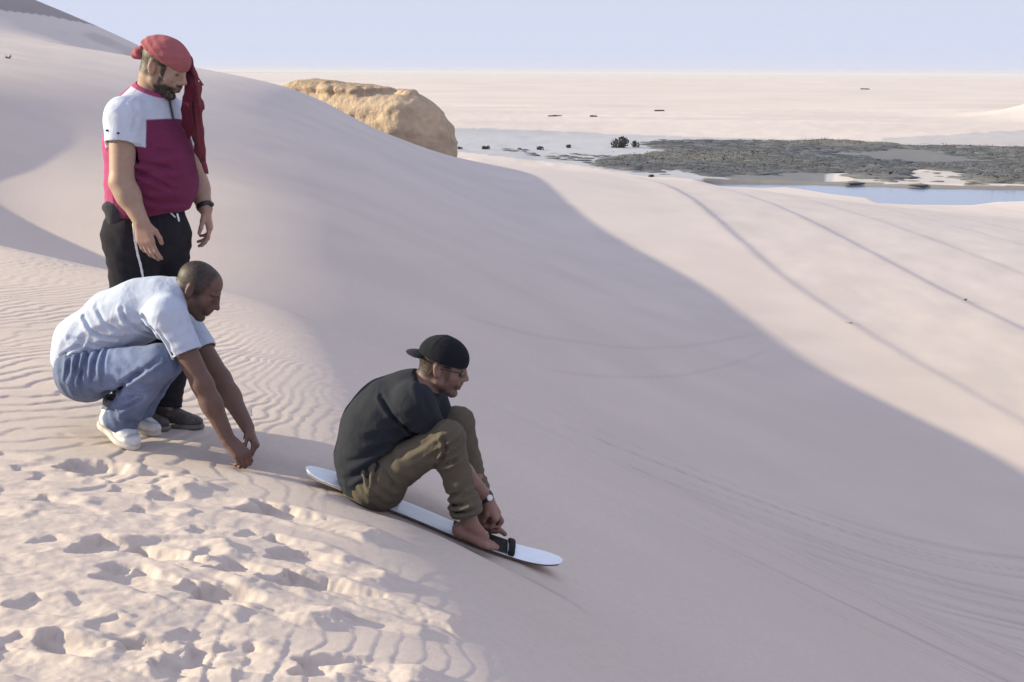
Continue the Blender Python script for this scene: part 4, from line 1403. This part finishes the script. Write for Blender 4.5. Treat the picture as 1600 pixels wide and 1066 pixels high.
    TV = T.V
    WHITE = principled("white_trim", (.62, .63, .68), rough=.8)
    strip("side_stripe", (203, 352), (216, 440), .0055, WHITE, 6.2, tr)
    strip("drawstring", (251, 335), (259, 346), .0035, WHITE, 6.2, tr)
    strip("drawstring", (277, 334), (280, 346), .0035, WHITE, 6.2, tr)
    # pouch on the hip
    Gp = Field(.004)
    pc = P(181, 336, 6.30)
    Gp.ell(pc, (.045, .035, .062), None, .02); Gp.ell(pc + np.array([-.02, .03, .03]), (.05, .05, .035), None, .02)
    Gp.crumple(18, .004, 86)
    field_obj("hip_pouch", Gp, CLOTH, root, flat((.045, .045, .055), .2))
    # shoes
    for an, d in ((anN, (.95, -.25, -.02)), (anF, (.97, -.16, -.03))):
        U, So = Field(.0045), Field(.0045)
        toe = an + nrm(d) * .1
        a2 = an.copy(); a2[2] = ground_z(toe[0], toe[1]) + .1
        add_shoe(U, So, a2, nrm(d), UP, .29)
        def sc(V, L):
            n = noise3(V[:, 0] * 60, V[:, 1] * 60, V[:, 2] * 60, 91)
            c = np.tile(np.array([.09, .078, .078]), (len(V), 1)) * (1 + .3 * n[:, None])
            return np.clip(mix(c, (.40, .38, .37), (L == 4).astype(float)), 0, 1)
        sh_ = field_obj("trainer", U, SHOE, root, sc)
        o = field_obj("sole", So, RUBBER, sh_, flat((.16, .145, .14), .25, 5, 60))
    # headscarf
    cr = lambda x, y, z: hc + M @ (np.array([x, y, z]) * s)
    K = Field(.004)
    K.ell(cr(-.016, 0, .040), np.array([.112, .088, .088]) * s, M, .01)
    K.ell(cr(.018, 0, .046), np.array([.088, .076, .074]) * s, M, .03)
    K.cut(cr(.06, 0, .022), M @ nrm(np.array([-.26, 0, -1])))
    K.ell(cr(-.014, 0, .012), np.array([.092, .076, .078]) * s, M, .004, op='sub')
    K.ell(cr(-.112, -.005, .020), np.array([.030, .045, .028]) * s, M, .03)
    K.ell(cr(-.132, -.010, .000), np.array([.012, .024, .014]) * s, M, .02)
    K.fold(cr(-.07, -.05, .04), M @ nrm(np.array([.35, 0, 1])), .030, .006, .08, 95)
    K.fold(cr(.04, -.05, .06), M @ nrm(np.array([-.3, 0, 1])), .034, .004, .07, 96)
    K.crumple(16, .003, 97)
    scarf = field_obj("headscarf", K, CLOTH, root, flat((.32, .100, .112), .06))
    # the hanging end
    G = Field(.004)
    pts = [cr(.020, .060, .085), cr(.062, .072, .050), cr(.080, .080, .010), P(304, 138, 6.43), P(306, 165, 6.42), P(309, 205, 6.43), P(313, 235, 6.45), P(320, 262, 6.46)]
    rad = [.018, .024, .027, .031, .032, .030, .024, .008]
    sq = nrm(np.array([.35, .93, 0]))
    for i in range(len(pts) - 1): G.cone(pts[i], pts[i + 1], rad[i], rad[i + 1], .02, squash=(sq, 1.9))
    pts2 = [cr(.05, .08, .02), P(296, 140, 6.38), P(291, 170, 6.36), P(294, 195, 6.35), P(295, 212, 6.35)]
    rad2 = [.016, .022, .028, .026, .014]
    for i in range(len(pts2) - 1): G.cone(pts2[i], pts2[i + 1], rad2[i], rad2[i + 1], .012, squash=(sq, 1.9), label=1)
    for a, b in (((302, 112), (314, 138)), ((304, 112), (308, 146)), ((300, 110), (318, 133)), ((320, 258), (325, 271)), ((318, 255), (321, 270))):
        G.cone(P(*a, 6.43), P(*b, 6.42), .008, .005, .008)
    G.fold(P(308, 190, 6.42), np.array([1, .3, .1]), .022, .010, .16, 98, 3)
    G.crumple(18, .004, 99)
    def tailcol(V, L):
        n = noise3(V[:, 0] * 25, V[:, 1] * 25, V[:, 2] * 10, 98)
        c = np.tile(np.array([.165, .042, .056]), (len(V), 1)) * (1 + .2 * n[:, None])
        return np.clip(mix(c, (.085, .012, .025), (L == 1).astype(float)), 0, 1)
    o = field_obj("scarf_tail", G, CLOTH, scarf, tailcol)
    # watch on the far wrist
    wd = nrm(wrF - elF); wc = wrF - wd * .012
    G = Field(.003)
    G.cone(wc - wd * .011, wc + wd * .011, .041, .039, .004, cap=(wc + wd * .011, wd)); G.cut(wc - wd * .012, -wd)
    G.cone(wc - wd * .05, wc + wd * .05, .0345, .0325, .003, op='sub')
    G.ell(wc + np.array([.035, -.012, .01]), (.012, .016, .012), None, .006)
    field_obj("wrist_watch", G, PLASTIC, root)
    return root
# ------------------------------------------------------------------ the far ground: rock, pond, scrub
def zplane(px, py, z):
    d = ray(px, py)
    return CAM + d * ((z - CAM[2]) / d[2])

def build_rock():
    Y = 84.0
    b = P(640, 262, Y)
    root = empty("rock_outcrop", (b[0], b[1], -5.4))
    tag(root, "big tan sandstone outcrop rising behind the dune ridge, sunlit on one side", "rock")
    F = Field(.10, far=2.0, band=1.0)
    c = P(585, 195, Y)
    F.ell(P(602, 212, Y + 1), (3.7, 6.0, 3.6), None, .6)
    F.ell(P(642, 205, Y), (2.1, 4.2, 3.0), None, 1.0)
    F.ell(P(545, 172, Y + 2), (3.2, 6.0, 2.3), None, 1.2)
    F.ell(P(505, 150, Y + 3), (2.5, 5.0, 1.25), None, 1.2)
    F.ell(P(678, 250, Y - .5), (1.35, 3.2, 2.6), None, .8)
    F.ell(P(560, 240, Y - 1.5), (3.0, 3.4, 2.6), None, .8)
    F.cut(P(612, 190, Y - 3.4), nrm(np.array([-.50, -.85, .10])), k=.5)
    F.cut(P(655, 200, Y - 3.0), nrm(np.array([.42, -.90, .12])), k=.5)
    F.cut(P(610, 130, Y), nrm(np.array([.16, 0, 1])), k=2.0)
    F.cut(P(690, 170, Y), nrm(np.array([.75, 0, .62])), k=.9)
    # overhang in the shaded corner and a slot under the left shoulder
    F.ell(P(655, 235, Y - 4.4), (1.3, 1.3, .9), None, .5, op='sub')
    F.ell(P(540, 170, Y - 4.6), (.8, 1.4, 1.2), None, .5, op='sub')
    def warp(x, y, z):
        n = noise3(x * .40, y * .40, z * .40, 201) * .16 + (np.abs(noise3(x * 1.1, y * 1.1, z * 1.3, 202)) - .35) * -.13 + noise3(x * 3.1, y * 3.1, z * 4, 203) * .06 + noise3(x * 6, y * 6, z * 8, 206) * .035
        st = noise3(x * .12, y * .12, z * 3.0 + .5 * noise3(x * .4, y * .4, z * 0, 205), 204) * .15
        return n + st
    F.warp(warp)
    V, Fc = F.build(1)
    n = noise3(V[:, 0] * .8, V[:, 1] * .8, V[:, 2] * 1.4, 210)
    n2 = noise3(V[:, 0] * 3, V[:, 1] * 3, V[:, 2] * 5, 211)
    st = noise3(V[:, 0] * .1, V[:, 1] * .1, V[:, 2] * 2.2, 212)
    col = np.array([.45, .34, .245])[None] * (1 + .16 * n + .10 * n2 + .12 * st)[:, None]
    cap = sstep(.1, .5, n2 + (V[:, 2] - P(600, 136, Y)[2]) * .8)
    col = mix(col, (.26, .18, .12), .55 * cap)
    mt = principled("sandstone", attr=True, rough=.95, spec=.1, noise=(1.6, .14), bump=(2.2, .8, .25))
    o = mesh_obj("rock_mass", V - np.array(root.location), Fc, mt, None, True, np.clip(col, 0, 1)); o.parent = root
    return root

POND_Z = -7.42
NEAR_BANK = [(1080, 288), (1120, 290.5), (1190, 293.5), (1225, 292), (1245, 294), (1300, 303), (1355, 309), (1372, 317), (1430, 319.5), (1520, 320), (1560, 315), (1700, 311)]
FAR_BANK = [(1080, 286.5), (1120, 286.5), (1190, 286.5), (1250, 287.5), (1330, 289.5), (1420, 293), (1520, 295), (1700, 297)]
_nb = np.array([zplane(*p, POND_Z) for p in NEAR_BANK]); _fb = np.array([zplane(*p, POND_Z) for p in FAR_BANK])

def pond_mask(x, y):
    az = x / np.maximum(y, 1)
    yn = np.interp(az, _nb[:, 0] / _nb[:, 1], _nb[:, 1]); yf = np.interp(az, _fb[:, 0] / _fb[:, 1], _fb[:, 1])
    lim = sstep(.125, .15, az) * (1 - sstep(.55, .75, az))
    return yn, yf, lim

def build_pond():
    rows = []
    az = np.linspace(.12, .62, 40)
    V = []
    for a in az:
        yn, yf, _ = pond_mask(np.array([a * 105.]), np.array([105.]))
        for t in np.linspace(-.25, 1.25, 7):
            y = yn[0] + (yf[0] - yn[0]) * t + (t - .5) * 3
            V.append((a * y, y, POND_Z))
    F = [(i * 7 + j, (i + 1) * 7 + j, (i + 1) * 7 + j + 1, i * 7 + j + 1) for i in range(39) for j in range(6)]
    mt = principled("pond_water", (.10, .17, .28), rough=.08, spec=.6, bump=(3.0, .15, .03))
    o = mesh_obj("water", np.array(V), np.array(F), mt)
    tag(o, "narrow blue pond between the pale sand bank and the dark scrub", kind="structure")
    return o

def inside(px, py, poly):
    poly = np.array(poly, float); r = np.zeros(px.shape, bool)
    j = len(poly) - 1
    for i in range(len(poly)):
        xi, yi = poly[i]; xj, yj = poly[j]
        c = ((yi > py) != (yj > py)) & (px < (xj - xi) * (py - yi) / (yj - yi + 1e-9) + xi)
        r ^= c; j = i
    return r

SCRUB = [(940, 262), (950, 249), (1000, 246), (1045, 238), (1002, 222), (1050, 218), (1130, 221), (1240, 221.5), (1300, 219), (1360, 224), (1420, 229), (1480, 228), (1600, 231), (1760, 232),
         (1760, 289), (1560, 286), (1520, 284), (1535, 270), (1480, 266), (1420, 264), (1380, 281), (1345, 280), (1350, 271), (1300, 268), (1280, 272), (1290, 283), (1200, 285), (1150, 282), (1110, 276), (1080, 268), (1030, 266), (990, 268)]
SPARSE = [(1330, 268), (1560, 266), (1560, 289), (1330, 287)]
SPARSE2 = [(760, 236), (1000, 248), (1040, 276), (940, 262), (850, 250)]

FOL = None
def tuft_mesh(n, rx, rz, leaf, r, lumps=5):
    """foliage: many small leaf faces spread through a few lobes standing on the ground"""
    V, F = [], []
    lob = [(r.normal(0, .45) * rx, r.normal(0, .35) * rx, r.uniform(.15, .55) * rz, r.uniform(.35, .65)) for _ in range(lumps)]
    for i in range(n):
        lx, ly, lz, ls = lob[i % lumps]
        d = r.normal(0, 1, 3); d /= np.linalg.norm(d)
        rad = r.uniform(.55, 1.0) ** .5
        p = np.array([lx + d[0] * rx * ls * rad, ly + d[1] * rx * ls * rad, max(.02, lz + d[2] * rz * ls * rad)])
        a = r.normal(0, 1, 3); a /= np.linalg.norm(a); b = np.cross(a, r.normal(0, 1, 3)); b /= np.linalg.norm(b)
        s = leaf * r.uniform(.6, 1.5)
        k = len(V)
        V += [p - a * s, p - b * s * .5, p + a * s, p + b * s * .5]
        F.append((k, k + 1, k + 2, k + 3))
    return np.array(V), np.array(F)

def dome_tuft(rx, rz, r):
    """a cushion of scrub: a lumpy mound with leaf faces standing out of it"""
    nu, nv = 10, 4
    V, F = [], []
    ph = r.uniform(0, 6.28, 3)
    for j in range(nv):
        e = j / (nv - 1) * 1.45
        for i in range(nu):
            a = i / nu * 6.283
            k = 1 + .22 * math.sin(2 * a + ph[0]) + .18 * math.sin(3 * a + ph[1]) + r.normal(0, .10)
            V.append((math.cos(a) * math.cos(e) * rx * k, math.sin(a) * math.cos(e) * rx * k, math.sin(e) * rz * (1 + r.normal(0, .18)) - .05))
    for j in range(nv - 1):
        for i in range(nu):
            F.append((j * nu + i, j * nu + (i + 1) % nu, (j + 1) * nu + (i + 1) % nu, (j + 1) * nu + i))
    L, LF = tuft_mesh(26, rx * .85, rz * 2.0, .055, r, 6)
    k = len(V)
    return np.concatenate([np.array(V), L]), np.concatenate([np.array(F), LF + k])

def build_scrub():
    global FOL
    FOL = principled("scrub_leaves", attr=True, rough=.8, spec=.15)
    r = np.random.default_rng(23)
    protos = [dome_tuft(1.5, .20, r) for _ in range(14)]
    N = 16000
    px, py = r.uniform(760, 1750, N), 216 + 76 * r.uniform(0, 1, N) ** .9
    dens = np.where(inside(px, py, SCRUB), 1.0, np.where(inside(px, py, SPARSE), .12, np.where(inside(px, py, SPARSE2), .30, 0)))
    pts = np.array([zplane(a, b, -7.2) for a, b in zip(px, py)])
    gap = fbm2(pts[:, 0] * .07, pts[:, 1] * .05, 300, 3)
    keep = (r.uniform(0, 1, N) < dens) & ~((gap < -.38) & (dens == 1))
    pts, dens = pts[keep][:4300], dens[keep][:4300]
    pts[:, 2] = height(pts[:, 0], pts[:, 1])[0]
    dry = pts[:, 2] > POND_Z + .17
    pts, dens = pts[dry], dens[dry]
    tn = fbm2(pts[:, 0] * .05, pts[:, 1] * .06, 301, 3)
    Vs, Fs, Cs = [], [], []
    off = 0
    for p, dn, n in zip(pts, dens, tn):
        sc = r.uniform(.35, 1.15) * (1.0 + .5 * n if dn == 1 else .6)
        V, F = protos[int(r.integers(14))]
        ang = r.uniform(0, 6.28); ca, sa = math.cos(ang), math.sin(ang)
        W = np.stack([(V[:, 0] * ca - V[:, 1] * sa) * sc, (V[:, 0] * sa + V[:, 1] * ca) * sc, V[:, 2] * sc * r.uniform(.6, 1.1)], 1) + p
        g = np.clip(.35 + .5 * n + r.uniform(-.2, .2), 0, 1)
        base = np.array([.078, .088, .105]) * (1 - g) + np.array([.150, .145, .138]) * g
        Cs.append(np.tile(base * r.uniform(.7, 1.3), (len(W), 1)) * r.uniform(.85, 1.15, (len(W), 1)))
        Vs.append(W); Fs.append(F + off); off += len(W)
    o = mesh_obj("scrub", np.concatenate(Vs), np.concatenate(Fs), FOL, None, True, np.clip(np.concatenate(Cs), .01, 1))
    tag(o, "dark grey-green scrub covering the low ground beyond the pond", kind="stuff")
    return o

def ground_far(x, y):
    return ground_z(x, y)

def build_shrub(px, py, w_px, h_px, label, group, seed, lumps=4, stretch=1.0):
    r = np.random.default_rng(seed)
    p = zplane(px, py, -7.1); z = ground_far(p[0], p[1]); p = zplane(px, py, z); z = ground_far(p[0], p[1])
    ppm = FPX / p[1]
    rx = w_px / ppm / 2; rz = h_px / ppm
    root = empty("shrub", (p[0], p[1], z))
    tag(root, label, "shrub", group)
    V, F = tuft_mesh(420, rx * .72, rz * .85, rx * .09, r, lumps)
    V[:, 1] *= stretch
    c = np.array([.050, .054, .060])[None] * r.uniform(.7, 1.35, (len(V), 1))
    o = mesh_obj("foliage", V, F, FOL, None, False, c); o.parent = root
    # stems
    SV, SF = [], []
    for i in range(7):
        a = r.uniform(0, 6.28); tip = np.array([math.cos(a) * rx * .5, math.sin(a) * rx * .5, rz * r.uniform(.4, .7)])
        b = np.array([math.cos(a) * rx * .12, math.sin(a) * rx * .12, -.05])
        k = len(SV); rr = .05 * rx
        for (q, s_) in ((b, rr), (tip, rr * .3)):
            for t in range(4): SV.append(q + np.array([math.cos(t * 1.57), math.sin(t * 1.57), 0]) * s_)
        for t in range(4): SF.append((k + t, k + (t + 1) % 4, k + 4 + (t + 1) % 4, k + 4 + t))
    wood = bpy.data.materials.get("shrub_wood") or principled("shrub_wood", (.07, .055, .045), rough=.9)
    o = mesh_obj("stems", np.array(SV), np.array(SF), wood, None, False); o.parent = root
    return root

def build_shrubs():
    build_shrub(968, 231, 46, 21, "big rounded dark shrub with the tallest hump, at the edge of the grey flat", "shrubs on the flat", 1, 5)
    build_shrub(990, 230, 22, 15, "squat dark shrub grown against the big rounded shrub", "shrubs on the flat", 2, 3)
    for i, (px, py, w, h, lab) in enumerate(((889, 232, 15, 7, "small domed dark shrub alone on the grey flat, nearest the big rounded shrub"), (843, 234, 22, 8, "low pointed dark shrub on the grey flat between a domed and a speck-like shrub"),
                                             (757, 234, 22, 9, "flat-topped blocky dark shrub on the grey flat just beyond the rock outcrop"), (811, 235, 8, 3, "smallest dark shrub, a mere speck on the grey flat"))):
        build_shrub(px, py, w, h, lab, "small shrubs on the grey flat", 10 + i, 3)
    build_shrub(719, 232.5, 14, 6, "low dark shrub peeping out beside the foot of the rock outcrop", "shrubs on the flat", 20, 3)
    build_shrub(1018, 277, 20, 5, "flat dark shrub on the pale bank at the near edge of the scrub", "shrubs on the flat", 21, 3)
    for i, (px, py, w, h, lab) in enumerate(((925, 187, 18, 3, "peaked dark tuft out on the pale plain above the grey flat"), (1028, 174, 24, 2.5, "thin dark tuft on the pale plain behind the start of the scrub"),
                                             (870, 181, 26, 2, "faintest flat streak of tuft on the pale plain behind the grey flat"), (1352, 139, 16, 2, "farthest dark tuft, close under the horizon beyond the scrub"))):
        build_shrub(px, py, w, h, lab, "tufts on the far plain", 30 + i, 3)
    # dry sprigs on the sunny sand and on the hill
    for i, (px, py, w, h, lab) in enumerate(((1508, 470, 6, 4, "tiny dry sprig on the sunlit sand right of the dune"), (13, 92, 16, 7, "small dark twigs on the hillside above the standing man"),
                                             (1328, 506, 16, 2, "thin dry twig lying on the sunlit sand below the dune"))):
        p = None
        d = ray(px, py)
        ts = np.exp(np.linspace(math.log(8), math.log(200), 3000))
        q = CAM[None] + d[None] * ts[:, None]
        hz = base_height(q[:, 0], q[:, 1])
        k = np.argmax(q[:, 2] < hz)
        p = q[k]; z = ground_z(p[0], p[1])
        ppm = FPX / p[1]; r = np.random.default_rng(60 + i)
        root = empty("dry_twig", (p[0], p[1], z)); tag(root, lab, "twig")
        SV, SF = [], []
        for j in range(9):
            a = r.uniform(0, 6.28); L = w / ppm / 2 * r.uniform(.5, 1.0); H = h / ppm * r.uniform(.3, 1.0)
            b = r.normal(0, .1, 3) * w / ppm * .5; b[2] = -.01
            tip = b + np.array([math.cos(a) * L, math.sin(a) * L, H])
            rr = 1.1 / ppm
            kk = len(SV)
            for (qq, s_) in ((b, rr), ((b + tip) / 2 + np.array([0, 0, H * .15]), rr * .8), (tip, rr * .3)):
                for t in range(4): SV.append(qq + np.array([math.cos(t * 1.57), math.sin(t * 1.57), .3 * math.sin(t * 3)]) * s_)
            for l_ in (0, 4):
                for t in range(4): SF.append((kk + l_ + t, kk + l_ + (t + 1) % 4, kk + l_ + 4 + (t + 1) % 4, kk + l_ + 4 + t))
        wood = bpy.data.materials.get("shrub_wood") or principled("shrub_wood", (.07, .055, .045), rough=.9)
        o = mesh_obj("sprig", np.array(SV), np.array(SF), wood, None, False); o.parent = root

def build_haze():
    top, bot = 16.0, -12.0
    x, y0, y1 = 42000., -42000., 42000.
    V = np.array([(-x, y0, bot), (x, y0, bot), (x, y1, bot), (-x, y1, bot), (-x, y0, top), (x, y0, top), (x, y1, top), (-x, y1, top)])
    F = [(0, 3, 2, 1), (4, 5, 6, 7), (0, 1, 5, 4), (1, 2, 6, 5), (2, 3, 7, 6), (3, 0, 4, 7)]
    mt = bpy.data.materials.new("haze_air"); mt.use_nodes = True
    nt = mt.node_tree
    for n in list(nt.nodes):
        if n.type != 'OUTPUT_MATERIAL': nt.nodes.remove(n)
    out = [n for n in nt.nodes if n.type == 'OUTPUT_MATERIAL'][0]
    pv = nt.nodes.new("ShaderNodeVolumePrincipled")
    pv.inputs["Color"].default_value = (.90, .90, .96, 1)
    pv.inputs["Density"].default_value = .00012
    nt.links.new(pv.outputs[0], out.inputs["Volume"])
    o = mesh_obj("haze", V, F, mt, None, False)
    tag(o, "thin pale haze over the desert", kind="stuff")
build_terrain()
build_pond()
build_rock()
build_scrub()
build_shrubs()
build_rider()
build_board()
build_squatter()
build_stander()
build_haze()
